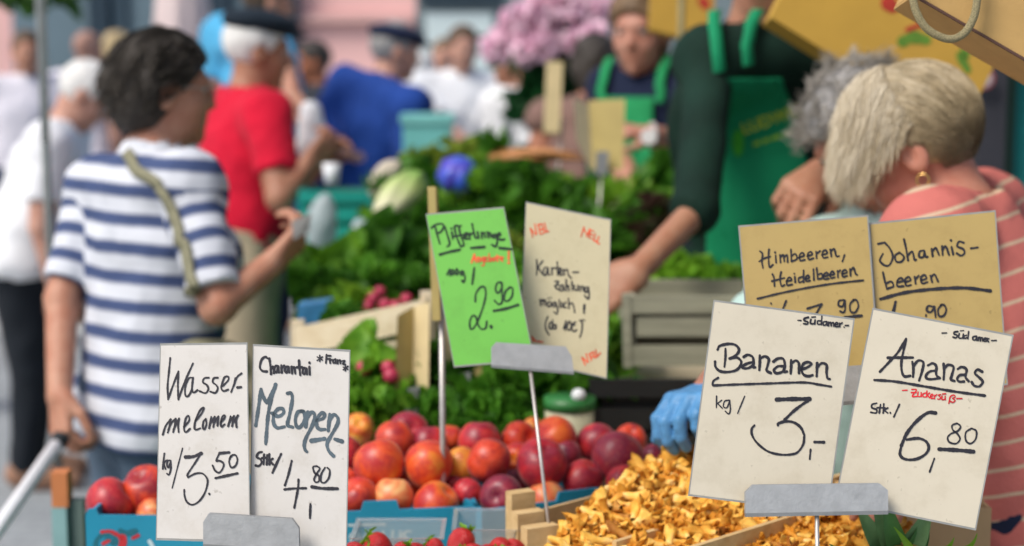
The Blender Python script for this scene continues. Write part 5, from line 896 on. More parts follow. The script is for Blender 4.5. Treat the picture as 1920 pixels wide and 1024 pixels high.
k_ = 0; VS = [np.array(HV)]; FS = [tuple(q) for q in HF]; nv = len(HV)
while k_ < 620:
    x, y = rg.uniform(1036, 1695), rg.uniform(846, 1036)
    if not inside(x, y) or (1310 < x < 1550 and y < 920): k_ += .25; continue
    me = CM[k_ % 9 if isinstance(k_, int) else int(k_) % 9]; co = np.array([q.co[:] for q in me.vertices]); Rm = np.array(Euler((rg.uniform(-2.4, 2.4), rg.uniform(-2.4, 2.4), rg.uniform(0, 6.3))).to_matrix())
    VS.append(co @ Rm.T*rg.uniform(.5, .8)+P(x, y, dch(y)+.012)); FS += [tuple(i+nv for i in p.vertices) for p in me.polygons]; nv += len(co); k_ += 1
o = obj('mushroom_heap', np.vstack(VS), FS, CH1); o['kind'] = 'stuff'; tag(o, 'inner mass of the chanterelle heap under the single mushrooms', 'mushrooms')

while len(pts) < 296 and tries < 20000:
    tries += 1; x, y = rg.uniform(1040, 1690), rg.uniform(846, 1036)
    if not inside(x, y): continue
    if 1300 < x < 1560 and y < 930 and x-1300 > (930-y)*.12+14: continue     # wholly behind the banana card
    if all((x-a)**2+(y-b)**2 > 15.5**2 for a, b in pts): pts.append((x, y))
bl = lambda x, y: abs((y-993)-(x-1250)*-.33) < 9 and 1180 < x < 1300
for i, (x, y) in enumerate(pts):
    if bl(x, y): continue
    if abs((y-996)+(x-1470)*.2) < 10 and 1345 < x < 1590: continue
    dd_ = dch(y)+rg.uniform(-.006, .010); k = rg.choice((CH1, CH1, CH1, CH2, CH2, CH3 if rg.random() < .4 else CH1))
    inst('chanterelle', CM[i % 9], k, P(x, y, dd_), (rg.uniform(-2.2, 2.2), rg.uniform(-2.2, 2.2), rg.uniform(0, 6.3)), rg.choice((.55, .65, .75, .85, .95, 1.05)), 'small golden chanterelle in the heap beside the signs', 'chanterelle', 'chanterelles heaped in the wooden crate')
# ------------------------------------------------------------------ strawberries in clear punnets
SB = M("strawberry_red", (.55, .018, .018), .28, 0, 90, .45, 520, .5, c2=(.42, .010, .012), sss=.08); CLEAR = M("clear_plastic", (.9, .9, .88), .08, .02, 20, 0, 80, .5); CLEAR.node_tree.nodes["Principled BSDF"].inputs["Transmission Weight"].default_value = .85
sm = mesh('strawberry', *sphere_v(16, 20, lambda th, ph: V(math.sin(th)*math.cos(ph)*(.72+.28*math.cos(th*.8)), math.sin(th)*math.sin(ph)*(.72+.28*math.cos(th*.8)), math.cos(th)*1.05)*.0165)); cal = mesh('calyx', *leaves(9, (.003, .003, .002), .011, 7, .3, .1, .2, -.3, 3, 2, .45, cen=(0, 0, .0155), shell=.3))
def punnet(label, x0, x1, y, z, dep):
    a, b_ = PZ(x0, y, z), PZ(x1, y, z); t = thing('berry_punnet', label, 'punnet', (a+b_)/2+V(0, dep/2, -.07), 'clear strawberry punnets'); ux = nrm(b_-a); uy = V(-ux[1], ux[0], 0); W_ = np.linalg.norm(b_-a)
    rim = []; 
    for r, dz in ((0, 0), (.006, -.001), (.010, -.065)):
        for u, v_ in ((0, 0), (1, 0), (1, 1), (0, 1)): rim.append(a+ux*(W_*u+(r if u == 0 else -r))+uy*(dep*v_+(r if v_ == 0 else -r))+V(0, 0, dz))
    f = [(k*4+i, k*4+(i+1) % 4, k*4+4+(i+1) % 4, k*4+4+i) for k in range(2) for i in range(4)]+[(8, 9, 10, 11)]
    o = obj('tray', rim, f, CLEAR, t, False); md = o.modifiers.new('s', 'SOLIDIFY'); md.thickness = .0012; return t
punnet('clear punnet of strawberries in front of the middle carton', 655, 832, 1010, .975, .09); punnet('clear punnet of strawberries beside the crate corner', 846, 985, 994, .975, .10)
for i, (x, y, sc, gr) in enumerate(((668, 1020, 1.1, 0), (712, 1012, 1.5, 0), (750, 1024, 1.2, 1), (688, 1030, 1.2, 0), (778, 1020, 1.1, 0), (818, 1014, 1.0, 1), (800, 1032, 1.2, 0), (862, 1006, 1.55, 1), (890, 1022, 1.1, 0), (912, 1026, 1.2, 0), (938, 1014, 1.4, 0), (955, 1030, 1.2, 1), (880, 1036, 1.2, 0), (840, 1030, 1.1, 0), (965, 1012, 1.0, 0), (735, 1040, 1.2, 0), (650, 1032, 1.0, 0))):
    o = inst('strawberry', sm, SB, P(x, y+14, 1.93+(1010-y)*.0012), (rg.uniform(-2, 2) if not gr else -.9, rg.uniform(-1.5, 1.5) if not gr else .3, rg.uniform(0, 6)), sc*.78, 'glossy red strawberry heaped in a clear punnet', 'strawberry', 'strawberries in the punnets')
    inst('calyx', cal, GLt, (0, 0, 0), (0, 0, 0), 1, None, None, None, o)
# ------------------------------------------------------------------ pineapple, brown box
pb = P(1690, 1120, 1.80); t = thing('pineapple', 'pineapple whose green leaf crown shows under the pineapple card', 'pineapple', V(pb[0], pb[1], TOP+.002)); v, f = sphere_v(18, 24, lambda th, ph: V(math.sin(th)**.8*math.cos(ph)*.058*(1+.06*math.sin(8*ph+6*th)*math.sin(9*th)), math.sin(th)**.8*math.sin(ph)*.058*(1+.06*math.sin(8*ph+6*th)*math.sin(9*th)), math.cos(th)*.085)); top_ = V(pb[0], pb[1], TOP+.09); obj('body', v+top_-V(0, 0, .005), f, M("pineapple_skin", (.38, .24, .05), .6, .4, 60, .5, 120), t)
PL1 = M("pineapple_leaf", (.16, .30, .12), .45, .25, 40, .1, 200, .4); PL2 = M("pineapple_leaf_edge", (.07, .20, .05), .45, .2, 40, .1, 200, .4)
def blade(p0, p1, p2, w_, mat, par, n=12):
    v = []; f = []; p0, p1, p2 = map(np.asarray, (p0, p1, p2))
    for i in range(n+1):
        x = i/n; c = p0*(1-x)**2+2*p1*x*(1-x)+p2*x*x; tg = nrm(2*(1-x)*(p1-p0)+2*x*(p2-p1)); s_ = nrm(np.cross(tg, CF)); nn = np.cross(s_, tg); ww = w_*(1-x**2.2)*(.75+.25*math.sin(x*3))+.0004
        for y in (-1, -.5, 0, .5, 1): v.append(c+s_*ww*y+nn*ww*.45*(1-y*y)*(1 if nn @ CF < 0 else -1)*-1)
    for i in range(n):
        for k in range(4): f.append((i*5+k, i*5+k+1, i*5+6+k, i*5+5+k))
    obj('leaf', v, f, mat, par)
bs = top_+V(0, 0, .075)
blade(bs, P(1660, 1060, 1.80), P(1600, 930, 1.77), .017, PL1, t); blade(bs, P(1672, 1050, 1.79), P(1630, 900, 1.76), .015, PL1, t); blade(bs, P(1680, 1040, 1.785), P(1655, 905, 1.745), .014, PL2, t); blade(bs, P(1715, 1040, 1.80), P(1752, 925, 1.78), .016, PL1, t); blade(bs, P(1735, 1050, 1.80), P(1735, 930, 1.79), .013, PL2, t); blade(bs+V(0, -.02, 0), P(1720, 1040, 1.74), P(1676, 988, 1.725), .006, GLt, t); blade(bs, P(1770, 1060, 1.78), P(1789, 1008, 1.76), .007, GLt, t); blade(bs, P(1820, 1060, 1.80), P(1832, 1000, 1.77), .006, GLt, t); blade(bs, P(1590, 1050, 1.78), P(1555, 1020, 1.76), .008, PL2, t)
cx_ = P(1765, 990, 1.98); t = thing('cardboard_box', 'plain brown cardboard box behind the pineapple leaves', 'box', V(cx_[0], cx_[1]+.1, TOP+.002)); KB = M("brown_card", (.46, .30, .15), .8, .08, 14, .04, 200); z1 = PZ(1765, 960, 1.0)[2]
ax0, ax1 = P(1690, 960, 1.98)[0], P(1858, 960, 1.98)[0]
for nm, x0, x1, y0, y1 in (('panel', ax0, ax1, cx_[1], cx_[1]+.005), ('panel', ax0, ax1, cx_[1]+.195, cx_[1]+.2), ('panel', ax0, ax0+.005, cx_[1]+.006, cx_[1]+.194), ('panel', ax1-.005, ax1, cx_[1]+.006, cx_[1]+.194)): MB().abox(x0, x1, y0, y1, TOP+.004, 1.0).obj(nm, KB, t)
# ------------------------------------------------------------------ shopping trolley and printed carton at the left
q0, q1 = P(104, 836, 3.02), P(-10, 1000, 2.75); t = thing('shopping_trolley', 'white tubular trolley handle gripped by the woman in stripes', 'trolley', V(q1[0]-.1, q1[1]-.1, 0)); WT = M("white_tube", (.85, .86, .87), .35, .03, 20); e2 = q1+(q1-q0)*.9
MB().tube([q0, q1, e2, V(e2[0], e2[1], .12)], .0135, 14).obj('handle', WT, t, True); MB().tube([q0+V(.0, .02, .0), q0-nrm(q1-q0)*.035+V(0, .0, 0)], .0165, 14).obj('grip', DKG, t, True)
for x in (-.08, .12): MB().tube([V(e2[0]+x, e2[1]-.01, .07), V(e2[0]+x, e2[1]+.02, .07)], .07, 20).obj('wheel', DKG, t)
MB().abox(e2[0]-.12, e2[0]+.12, e2[1]+.03, e2[1]+.22, .1, .55).obj('bag', NAVY, t)
q = P(112, 940, 2.62); t = thing('printed_carton', 'orange and teal printed carton standing at the stall\'s left end', 'carton', V(q[0], q[1], .5)); zt_ = P(118, 885, 2.62)[2]; zm = P(112, 952, 2.62)[2]; w_ = 15/FPX*2.62
MB().abox(q[0]-w_, q[0]+w_, q[1], q[1]+.03, zm, zt_).obj('upper_panel', M("carton_orange", (.58, .20, .07), .6, .15, 12), t); MB().abox(q[0]-w_*1.05, q[0]+w_*.8, q[1]-.002, q[1]+.03, .5, zm-.001).obj('lower_panel', M("carton_teal", (.25, .42, .42), .6, .1, 12), t); MB().abox(q[0]+w_+.001, q[0]+w_+.022, q[1]+.01, q[1]+.03, .5, zt_-.05).obj('edge_panel', M("carton_grey_green", (.13, .18, .16), .7, .1, 12), t)
MB().abox(q[0]-.15, q[0]+.12, q[1]+.0, q[1]+.3, 0, .498).obj('lower_crate', M("grey_crate", (.12, .15, .16), .7, .1, 12), t)
# ------------------------------------------------------------------ vegetables
def dv(y): return 4.35+(y-280)*(2.72-4.35)/(700-280) if y < 700 else 2.72-(y-700)*.0012
VL = [('chard', 640, 520, 'm', 1.3, 'mid green leafy bunch at the left end of the vegetable stall'), ('parsley', 700, 540, 'p', 1.2, 'dark parsley bunch above the pale crate board'), ('lettuce', 640, 580, 'l', .9, 'small light lettuce near the pale crate board'), ('chard', 745, 490, 'd', 1.4, 'dark leafy bunch below the pale cabbage'), ('parsley', 775, 545, 'd', 1.1, 'dark herb bunch left of the ochre card edge'), ('chard', 790, 440, 'd', 1.4, 'dark leafy bunch right of the pale cabbage'), ('dill', 735, 350, 'd', .9, 'dark feathery herb bunch above the pale cabbage'),
      ('chard', 800, 340, 'd', 1.4, 'dark leafy bunch left of the blue parcel'), ('parsley', 900, 360, 'm', 1.4, 'mid green herb bunch below the blue parcel'), ('dill', 940, 310, 'm', 1.3, 'feathery herb bunch right of the blue parcel'), ('chard', 880, 290, 'y', 1.2, 'yellow green leek tops behind the blue parcel'), ('chard', 800, 292, 'y', 1.1, 'yellow green chicory by the jeans of the sweater man'), ('lettuce', 960, 375, 'd', 1.4, 'dark green cabbage behind the straw coloured card'), ('parsley', 1040, 385, 'd', 1.4, 'dark herb bunch above the straw coloured card'), ('dill', 1150, 375, 'l', 1.1, 'lime green herb bunch right of the straw coloured card'), ('parsley', 1210, 405, 'm', 1.3, 'green herb bunch by the vendor woman\'s hand'), ('chard', 1165, 440, 'd', 1.3, 'dark leaf bunch left of the vendor\'s forearm'), ('lettuce', 1240, 452, 'r', 1.4, 'red brown leaf lettuce behind the vendor\'s forearm'), ('lettuce', 1315, 490, 'r', 1.2, 'red brown leaf lettuce right of the vendor\'s forearm'),
      ('parsley', 1280, 532, 'l', 1.35, 'lime green curly lettuce below the vendor\'s forearm'), ('parsley', 1185, 552, 'l', 1.0, 'lime green curly lettuce at the vendor\'s fingers'), ('lettuce', 1345, 470, 'l', 1.0, 'light lettuce beside the mint sleeve'), ('parsley', 1350, 540, 'm', 1.1, 'green curly lettuce left of the kraft card'), ('lettuce', 1160, 640, 'm', .8, 'green pepper like leaf lump left of the weathered tray'), ('chard', 1250, 370, 'd', 1.4, 'dark leaf bunch in front of the green apron'), ('chard', 1100, 470, 'd', 1.4, 'dark leaf bunch behind the straw coloured card'), ('parsley', 1080, 560, 'd', 1.3, 'dark bunch hidden behind the card about card payment'),
      ('chard', 690, 700, 'm', 1.1, 'green leaf bunch with radishes right of the melon card'), ('parsley', 720, 765, 'm', 1.1, 'mid green herb bunch left of the ochre card'), ('parsley', 670, 760, 'l', .9, 'light green herb bunch beside the melon card'), ('chard', 730, 660, 'd', 1.2, 'dark leaves below the pale crate board'), ('parsley', 840, 800, 'd', 1.2, 'dark herb bunch under the wide ochre card'), ('chard', 960, 745, 'p', 1.3, 'dark leaf bunch under the grey clip'), ('parsley', 920, 800, 'p', 1.1, 'dark herb bunch behind the dusky pink nectarine'), ('chard', 1020, 730, 'd', 1.3, 'dark leaf bunch left of the pale tub'), ('parsley', 985, 800, 'd', 1.1, 'dark herb bunch left of the pale tub, low'), ('chard', 1090, 715, 'd', 1.2, 'dark leaves above the pale tub'), ('chard', 900, 700, 'd', 1.3, 'dark leaves between the ochre card and the grey clip'), ('parsley', 800, 700, 'd', 1.2, 'dark herb bunch between the two ochre cards'), ('chard', 660, 640, 'd', 1.1, 'dark leaves behind the melon card'), ('parsley', 612, 560, 'd', 1.3, 'dark bunch at the stall corner by the beige trousers'), ('chard', 850, 450, 'd', 1.4, 'dark leaf bunch behind the green card'), ('parsley', 990, 330, 'd', 1.2, 'dark herb bunch at the base of the white sleeve')]
GMAT = {'p': GM_, 'd': GP, 'm': GLm, 'l': GLt, 'r': GR_, 'y': GY_}
for i, (k, x, y, mk, sc, lab) in enumerate(VL):
    inst({'parsley': 'herb_bunch', 'dill': 'herb_bunch', 'chard': 'leaf_bunch', 'lettuce': 'lettuce'}[k], ME[k, i % 3], GMAT[mk], P(x, y+(22 if y < 345 else 0), dv(y))-V(0, 0, .02), (rg.uniform(-.5, .1)-.2, rg.uniform(-.4, .4), rg.uniform(0, 6.3)), sc*{'chard': .66, 'lettuce': .8, 'parsley': .86, 'dill': .86}[k], lab, 'vegetable', 'greens on the vegetable stall')
vp = [(760, 318), (1300, 345), (1390, 480), (1390, 560), (1180, 600), (1100, 760), (660, 800), (640, 640), (615, 600), (650, 530), (715, 440)]
def inpoly(x, y, poly):
    c = False; n = len(poly)
    for i in range(n):
        (x1, y1), (x2, y2) = poly[i], poly[(i+1) % n]
        if (y1 > y) != (y2 > y) and x < (x2-x1)*(y-y1)/(y2-y1)+x1: c = not c
    return c
rf = random.Random(11); fl = []
while len(fl) < 85:
    x, y = rf.uniform(590, 1400), rf.uniform(300, 800)
    if inpoly(x, y, vp) and all((x-a)**2+(y-b)**2 > 38**2 for a, b in fl): fl.append((x, y))
for i, (x, y) in enumerate(fl):
    k = rf.choice(('parsley', 'parsley', 'dill', 'chard', 'lettuce')); inst('herb_bunch', ME[k, i % 3], rf.choice((GP, GM_, GM_, GLm, GLm, GD, GLt, GY_)), P(x, y, dv(y)+.05)-V(0, 0, .045), (rf.uniform(-.6, 0), rf.uniform(-.4, .4), rf.uniform(0, 6.3)), rf.uniform(.55, .8), 'leafy green bunch tucked among the dense greens on the vegetable stall', 'vegetable', 'greens tucked between the named bunches')
q = P(965, 296, 4.0); t = thing('carrot_bunch', 'bunch of orange carrots behind the greens, left of the white sleeve', 'carrots', q)
CAR = M("carrot_orange", (.45, .20, .07), .5, .15, 30, .2, 120)
for i in range(7):
    a = q+V(-.06+.018*i, .01*(i % 3), .012*(i % 2)); MB().tube([a, a+V(.05, -.03, .004), a+V(.13, -.06, .0)], [.013, .010, .003], 10).obj('carrot', CAR, t, True)
v, f = leaves(30, (.03, .02, .015), .05, 301, .3, .4, 1, .1, 3, 2, .4, cen=tuple(q+V(-.05, .02, .01))); obj('carrot_top', v, f, GP, t)
def ruff_ball(me_name, L, W_, seed, n=14):
    return mesh(me_name, *sphere_v(24, 40, lambda th, ph: V(math.sin(th)**1.2*math.cos(ph)*W_*(1+.05*math.sin(ph*5+th*3+seed)), math.sin(th)**1.2*math.sin(ph)*W_*(1+.07*math.sin(ph*7-th*2)), math.cos(th)*L)))
m, tt_, b, tc = nodes("pale_cabbage"); sp = tt_.nodes.new("ShaderNodeSeparateXYZ"); tt_.links.new(tc.outputs["Generated"], sp.inputs[0]); r = ramp(tt_, sp.outputs["Z"], [(.12, (.62, .60, .38)), (.45, (.46, .56, .20)), (.85, (.16, .38, .03))]); tt_.links.new(r.outputs[0], b.inputs["Base Color"])
o = inst('pointed_cabbage', ruff_ball('pointed_cabbage', .120, .040, 1), m, P(752, 386, 3.72)+V(0, 0, .02), (0, 0, 0), 1.2, 'large pale pointed cabbage lying aslant among the dark greens', 'cabbage'); o.rotation_mode = 'QUATERNION'; o.rotation_quaternion = Vector(nrm(P(790, 345, 3.9)-P(714, 430, 3.65))).to_track_quat('Z', 'Y')
o = inst('garlic_bundle', ruff_ball('garlic_bundle', .06, .036, 2), M("garlic_skin", (.50, .44, .34), .6, .2, 40), P(722, 335, 4.1), (0, .7, 0), 1, 'beige garlic bundle above the pale cabbage', 'garlic')
o = inst('plastic_parcel', ruff_ball('plastic_parcel', .052, .056, 3), M("blue_plastic", (.02, .16, .70), .3, 0, 18, .6, 30, .5, c2=(.10, .03, .38)), P(860, 330, 4.0), (.5, .4, 0), 1, 'shiny blue and violet plastic parcel lying on the greens', 'parcel')
RD = M("radish_pink", (.40, .03, .07), .4, .2, 20); rm = mesh('radish', *sphere_v(10, 14, lambda th, ph: V(math.sin(th)*math.cos(ph), math.sin(th)*math.sin(ph), math.cos(th)+.5*math.exp(-((math.pi-th)/.3)**2)*-1)*.016))
for i, (x, y) in enumerate(((672, 672), (682, 690), (700, 560), (722, 572), (742, 575), (690, 575), (728, 690), (733, 705), (660, 660), (712, 548), (762, 562))):
    inst('radish', rm, RD, P(x, y, dv(y)-.1), (rg.uniform(-1, 1), rg.uniform(-1, 1), 0), .85, 'pinkish red radish between the leaves beside the crate board', 'radish', 'radishes among the greens')
# pale crate board with its crate
a, b_ = P(556, 640, 2.86), P(800, 588, 2.72); t = thing('wooden_crate', 'pale wooden crate whose long side board faces the striped woman', 'crate', V(*((a+b_)/2)[:2], 1.0), 'wooden crates'); hN = .026
for dz in (0, -.062): MB().box((a+b_)/2+V(0, 0, dz), b_-a, np.cross(b_-a, V(0, 0, 1)), V(0, 0, 1), np.linalg.norm(b_-a)/2, .004, hN).obj('side_board', WOODP, t)
for p in (a, b_): MB().abox(p[0]-.012, p[0]+.012, p[1]+.008, p[1]+.03, p[2]-.1, p[2]+hN+.01).obj('corner_post', WOODP, t)
MB().box(b_+V(.05, .14, -.01), V(.3, 1, .1), V(1, -.3, 0), V(0, 0, 1), .13, .004, hN).obj('end_board', WOODP, t)
# weathered tray and black box at right
WTR = M_wood("weathered_tray", (.36, .35, .25), (.20, .20, .14), (4, 30, 60)); BLK = M("black_plastic", (.012, .013, .013), .5, .2, 20)
a, b_ = P(1182, 556, 2.74), P(1440, 552, 2.74); t = thing('vegetable_tray', 'weathered grey slatted tray left of the kraft card', 'tray', V(*((a+b_)/2)[:2], 1.0)); hz = P(1182, 690, 2.74)[2]; zt_ = a[2]
for z0, z1, dy in ((zt_-.030, zt_, 0), (zt_-.072, zt_-.038, .004), (hz, hz+.036, .0)): MB().abox(a[0]+(.012 if dy else 0), b_[0], a[1]+dy, a[1]+dy+.012, z0, z1).obj('slat', WTR, t)
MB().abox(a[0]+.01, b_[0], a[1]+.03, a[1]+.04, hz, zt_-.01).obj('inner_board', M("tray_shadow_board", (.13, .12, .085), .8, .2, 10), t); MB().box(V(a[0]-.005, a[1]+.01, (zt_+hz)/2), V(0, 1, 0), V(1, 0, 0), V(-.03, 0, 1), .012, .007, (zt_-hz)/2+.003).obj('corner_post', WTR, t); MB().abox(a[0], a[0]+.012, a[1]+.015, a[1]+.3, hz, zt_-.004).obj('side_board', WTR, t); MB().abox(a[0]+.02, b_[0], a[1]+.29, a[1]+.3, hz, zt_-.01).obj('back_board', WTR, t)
a, b_ = P(1118, 712, 2.60), P(1420, 705, 2.60); t = thing('plastic_crate', 'black plastic crate behind the blue glove', 'crate', V((a[0]+b_[0])/2, a[1]+.15, TOP)); zt_ = a[2]
for z0, z1, dy in ((zt_-.03, zt_, 0), (zt_-.085, zt_-.05, .006), (TOP+.03, zt_-.095, .0)): MB().abox(a[0], b_[0], a[1]+dy, a[1]+dy+.01, z0, z1).obj('front_bar', BLK, t)
MB().abox(a[0]+.01, b_[0], a[1]+.02, a[1]+.03, TOP+.03, zt_-.012).obj('liner', M("dark_liner", (.02, .022, .02), .7, .2, 20), t); MB().abox(a[0]-.012, a[0], a[1], a[1]+.26, TOP+.03, zt_).obj('side_bar', BLK, t)
# pale tub with green lid
c = P(1068, 800, 2.52); t = thing('plastic_tub', 'pale plastic tub with green rim behind the orange nectarine', 'tub', V(c[0], c[1], TOP+.03)); zr_ = P(1068, 752, 2.52)[2]; MB().tube([V(c[0], c[1], TOP+.03), V(c[0], c[1], zr_-.01)], [.032, .040], 24).obj('body', M("tub_cream", (.50, .48, .32), .5, .06, 10), t, True); MB().tube([V(c[0], c[1], zr_-.01), V(c[0], c[1], zr_+.008)], .042, 24).obj('rim', M("tub_green", (.03, .17, .04), .4, .1, 10), t, True)
inst('radish_white', mesh('white_radish', *sphere_v(12, 16, lambda th, ph: V(math.sin(th)*math.cos(ph), math.sin(th)*math.sin(ph), math.cos(th)*.9)*.012)), M("white_skin", (.66, .68, .68), .3, .05), P(1085, 741, 2.49), (0, 0, 0), 1, 'small white bulb on the green rimmed tub', 'bulb')
# teal crate, white bag, cup
a, b_ = P(566, 358, 4.62), P(690, 352, 4.62); zt_ = a[2]; zb = P(600, 470, 4.62)[2]; TEAL = M("teal_plastic", (.01, .30, .24), .45, .1, 10); t = thing('plastic_crate', 'teal plastic crate beside the red polo man', 'crate', V((a[0]+b_[0])/2, a[1], zb))
for z0, z1 in ((zt_-.035, zt_), (zt_-.09, zt_-.05), (zb, zt_-.105)): MB().abox(a[0], b_[0], a[1], a[1]+.012, z0, z1).obj('front_bar', TEAL, t)
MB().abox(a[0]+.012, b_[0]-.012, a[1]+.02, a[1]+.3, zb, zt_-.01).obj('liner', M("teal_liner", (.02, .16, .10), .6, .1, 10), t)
for x in (a[0]-.011, b_[0]): MB().abox(x, x+.011, a[1], a[1]+.3, zb, zt_).obj('side_bar', TEAL, t)
table('low rear stall under the teal crate, green cloth', P(598, 300, 4.6)[0], P(700, 300, 4.6)[0], 4.5, 4.74, zb-.004)
WB = M("white_bag", (.46, .54, .55), .4, .06, 10, .4, 20, .4, trans=.3)
e = Sdf().ell(P(602, 425, 4.45), (.045, .03, .078)).ell(P(610, 382, 4.45), (.022, .02, .03), k=.03); e.post.append(lambda p, d: d+waves(p, .006, 60, 4)); vv, ff = e.mesh(.006); tag(obj('plastic_bag', vv, ff, WB), 'white plastic bag hanging on the teal crate', 'bag')
e = Sdf().cap(P(676, 425, 4.4), P(672, 442, 4.4), .022, .028, k=.02); e.post.append(lambda p, d: d+waves(p, .005, 70, 5)); vv, ff = e.mesh(.006); tag(obj('plastic_bag', vv, ff, WB), 'small whitish bag right of the hanging bag', 'bag')
c = P(622, 325, 4.5); tag(MB().tube([c-V(0, 0, .03), c+V(0, 0, .028)], [.019, .025], 18).obj('paper_cup', WHITE, None, True), 'white paper cup standing on the teal crate rim', 'cup')
e = Sdf().cap(P(584, 215, 5.3), P(588, 270, 5.3), .04, .062, k=.03); e.post.append(lambda p, d: d+waves(p, .008, 45, 6)); vv, ff = e.mesh(.008); tag(obj('carrier_bag', vv, ff, WHITE), 'white carrier bag between the red polo and the blue sweater', 'bag')
c = P(800, 255, 6.0); t = thing('teal_box', 'light teal box right of the blue sweater man', 'box', V(c[0], c[1], 1.0)); w_ = 45/FPX*6; MB().abox(c[0]-w_, c[0]+w_, c[1], c[1]+.25, 0.9, P(800, 216, 6)[2]).obj('body', M("light_teal", (.16, .50, .47), .5, .08, 10), t); MB().abox(c[0]-w_-.01, c[0]+w_+.01, c[1]-.01, c[1]+.26, P(800, 216, 6)[2]-.03, P(800, 216, 6)[2]+.002).obj('lid', M("light_teal_lid", (.20, .55, .52), .5, .08, 10), t)
MB().abox(c[0]-w_, c[0]+w_, c[1]+.01, c[1]+.24, 0, .898).obj('stand', DKG, t)
# blue white packet near board
c = P(592, 590, 2.95); tag(MB().box(c, (1, .2, .1), (0, 1, 0), (0, 0, 1), .03, .03, .025).obj('blue_packet', M("packet_blue", (.05, .22, .42), .4, .3, 30)), 'small blue and white packet at the left of the crate board', 'packet')
# ------------------------------------------------------------------ pink flowers
fp = P(1035, 250, 6.5); t = thing('flowering_plant', 'potted plant with big pink blossoms above the stalls', 'plant', V(fp[0], fp[1], 1.0))
MB().tube([V(fp[0], fp[1], 1.0), V(fp[0], fp[1], 1.24)], [.11, .15], 20).obj('pot', M("pot_dark", (.03, .06, .045), .6, .2, 10), t, True)
v, f = join(leaves(260, (.13, .12, .28), .09, 200, .2, .4, 1, .15, 3, 2, .7, cen=tuple(P(1028, 215, 6.5)), shell=.2), leaves(120, (.25, .15, .13), .09, 201, .2, .1, 1, .15, 3, 2, .7, cen=tuple(P(1040, 100, 6.55)), shell=.2)); obj('foliage', v, f, leafmat("flower_foliage", (.03, .16, .045), (.012, .07, .02)), t)
PK = M("blossom_pink", (.98, .76, .86), .6, 0, 14, .1, 60, .3, c2=(.96, .64, .78), trans=.15); fm = mesh('blossom', *leaves(46, (.034, .034, .034), .03, 210, .2, 0, 1, .2, 2, 2, 1.1, shell=.8))
fm2 = mesh('blossom', *[(np.vstack([a, a*V(1, 1, -1)]), b+[tuple(i+len(a) for i in q) for q in b]) for a, b in [leaves(46, (.034, .034, .034), .03, 211, .2, 0, 1, .2, 2, 2, 1.1, shell=.8)]][0])
for i, (x, y) in enumerate(((978, 30), (1005, 12), (1035, 5), (1065, 10), (1098, 18), (1122, 38), (1112, 65), (1080, 78), (1062, 88), (1095, 95), (1020, 60), (1030, 75), (985, 72), (965, 40), (1000, 42), (1060, 40), (1088, 45), (938, 75), (928, 92), (1045, -15), (1085, -12), (1010, -18), (1128, 5), (1015, 88), (985, 90))):
    inst('blossom', fm2, PK, V(*(P(x, y, 6.4+rg.uniform(-.1, .1))))-V(fp[0], fp[1], 1.0), (rg.uniform(-.5, .5), rg.uniform(-.5, .5), rg.uniform(0, 6)), rg.uniform(.9, 1.2), None, None, None, t)
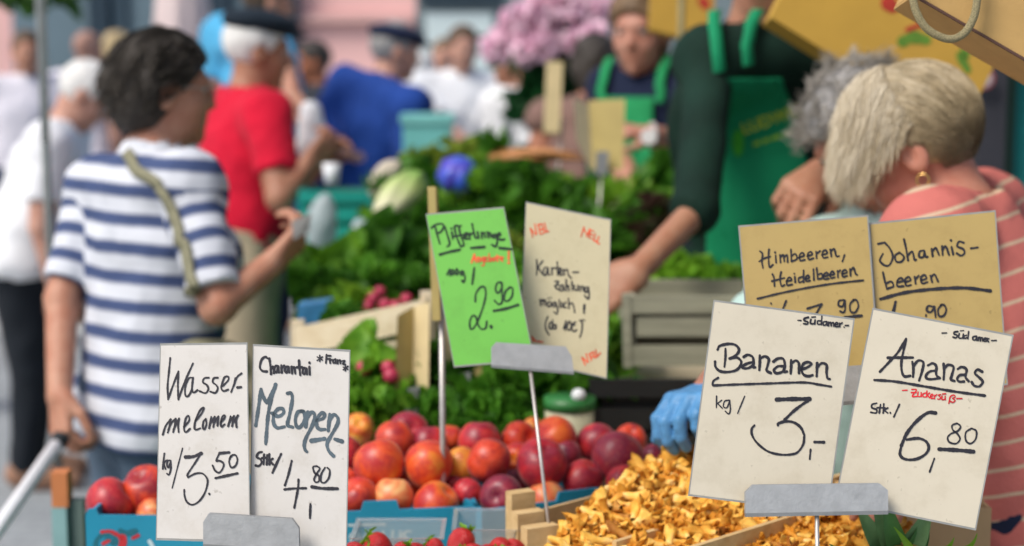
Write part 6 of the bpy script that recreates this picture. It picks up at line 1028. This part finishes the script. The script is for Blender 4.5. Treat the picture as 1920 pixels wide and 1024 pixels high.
# ------------------------------------------------------------------ kraft paper carrier bags hung above the stall
KRA = M("kraft_paper", (.50, .31, .11), .7, .07, 30, .06, 300, .3); KRB = M("kraft_paper_ochre", (.47, .28, .045), .7, .06, 14, .05, 200, .3); ROPE = M("rope_cream", (.52, .44, .24), .8, .3, 700, .9, 900, .2)
def bagbox(label, px, e1, e2, d, L1, L2, dep, mat, tilt=0):
    c = P(*px, d); u = nrm(CX*e1[0]-CU*e1[1]); v_ = nrm(CX*e2[0]-CU*e2[1]+CF*tilt); n = nrm(np.cross(u, v_)); n = n if n @ CF > 0 else -n
    t = thing('paper_bag', label, 'paper bag', c, 'kraft carrier bags hung from the awning'); MB().prism([c, c+u*L1, c+u*L1+v_*L2, c+v_*L2], n*.003).obj('front_panel', mat, t); MB().prism([c+n*dep, c+n*dep+u*L1, c+n*dep+u*L1+v_*L2, c+n*dep+v_*L2], n*.003).obj('back_panel', mat, t); MB().prism([c+n*.004, c+u*L1+n*.004, c+u*L1+n*(dep-.001), c+n*(dep-.001)], v_*.003).obj('edge_panel', mat, t); MB().prism([c+n*.004+v_*.004, c+v_*L2+n*.004, c+v_*L2+n*(dep-.001), c+v_*.004+n*(dep-.001)], u*.003).obj('gusset', mat, t)
    return t, c, u, v_, n
t, c, u, v_, n = bagbox('kraft paper bag with a cream rope handle, nearest and top right', (1716, -10), (185, 107), (90, -185), 1.80, .36, .30, .10, KRA)
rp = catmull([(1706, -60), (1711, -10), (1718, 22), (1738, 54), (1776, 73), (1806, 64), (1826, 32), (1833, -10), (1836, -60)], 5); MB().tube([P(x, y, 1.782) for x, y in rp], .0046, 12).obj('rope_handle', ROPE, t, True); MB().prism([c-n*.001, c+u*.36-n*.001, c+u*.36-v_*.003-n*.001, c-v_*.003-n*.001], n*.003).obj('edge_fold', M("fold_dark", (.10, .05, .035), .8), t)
t, c, u, v_, n = bagbox('ochre paper bag with red fruit and green leaf print above the grey hair', (1446, 33), (123, 76), (34, -70), 2.95, .42, .36, .10, KRB)
fpl = (c, -n); RP = M("print_red", (.40, .03, .015), .6, .2, 30); GPm = M("print_green", (.10, .22, .02), .6, .2, 30)
for q in ('@95 755,20 775,40', '@60 1030,110 1070,85', '@30 870,180 940,150', '@30 950,145 1010,120'): ink('red_print', (1430, 0, .3125), q, 60, fpl, RP, t, .001)
for q in ('@70 840,250 900,225 980,240', '@50 1180,330 1230,420', '@50 1200,240 1215,330'): ink('green_print', (1430, 0, .3125), q, 60, fpl, GPm, t, .001)
t, c, u, v_, n = bagbox('ochre paper bag hanging left of the green apron', (1218, 55), (110, 26), (5, -100), 4.1, .17, .30, .06, KRB)
ink('red_print', (1180, 0, .1367), "@160 1010,20 1040,60", 60, (c, -n), RP, t, .001)
b0 = P(1276, 230, 4.0); t = thing('hanging_cord', 'pale cord hanging down left of the vendor man', 'cord', P(1276, 300, 4.0)); MB().tube([V(b0[0], b0[1], 1.27), V(b0[0]-.002, b0[1], 1.6), V(b0[0]+.002, b0[1], 2.44)], .0085, 8).obj('strand', M("cord_beige", (.33, .28, .14), .8, .2, 60), t, True)
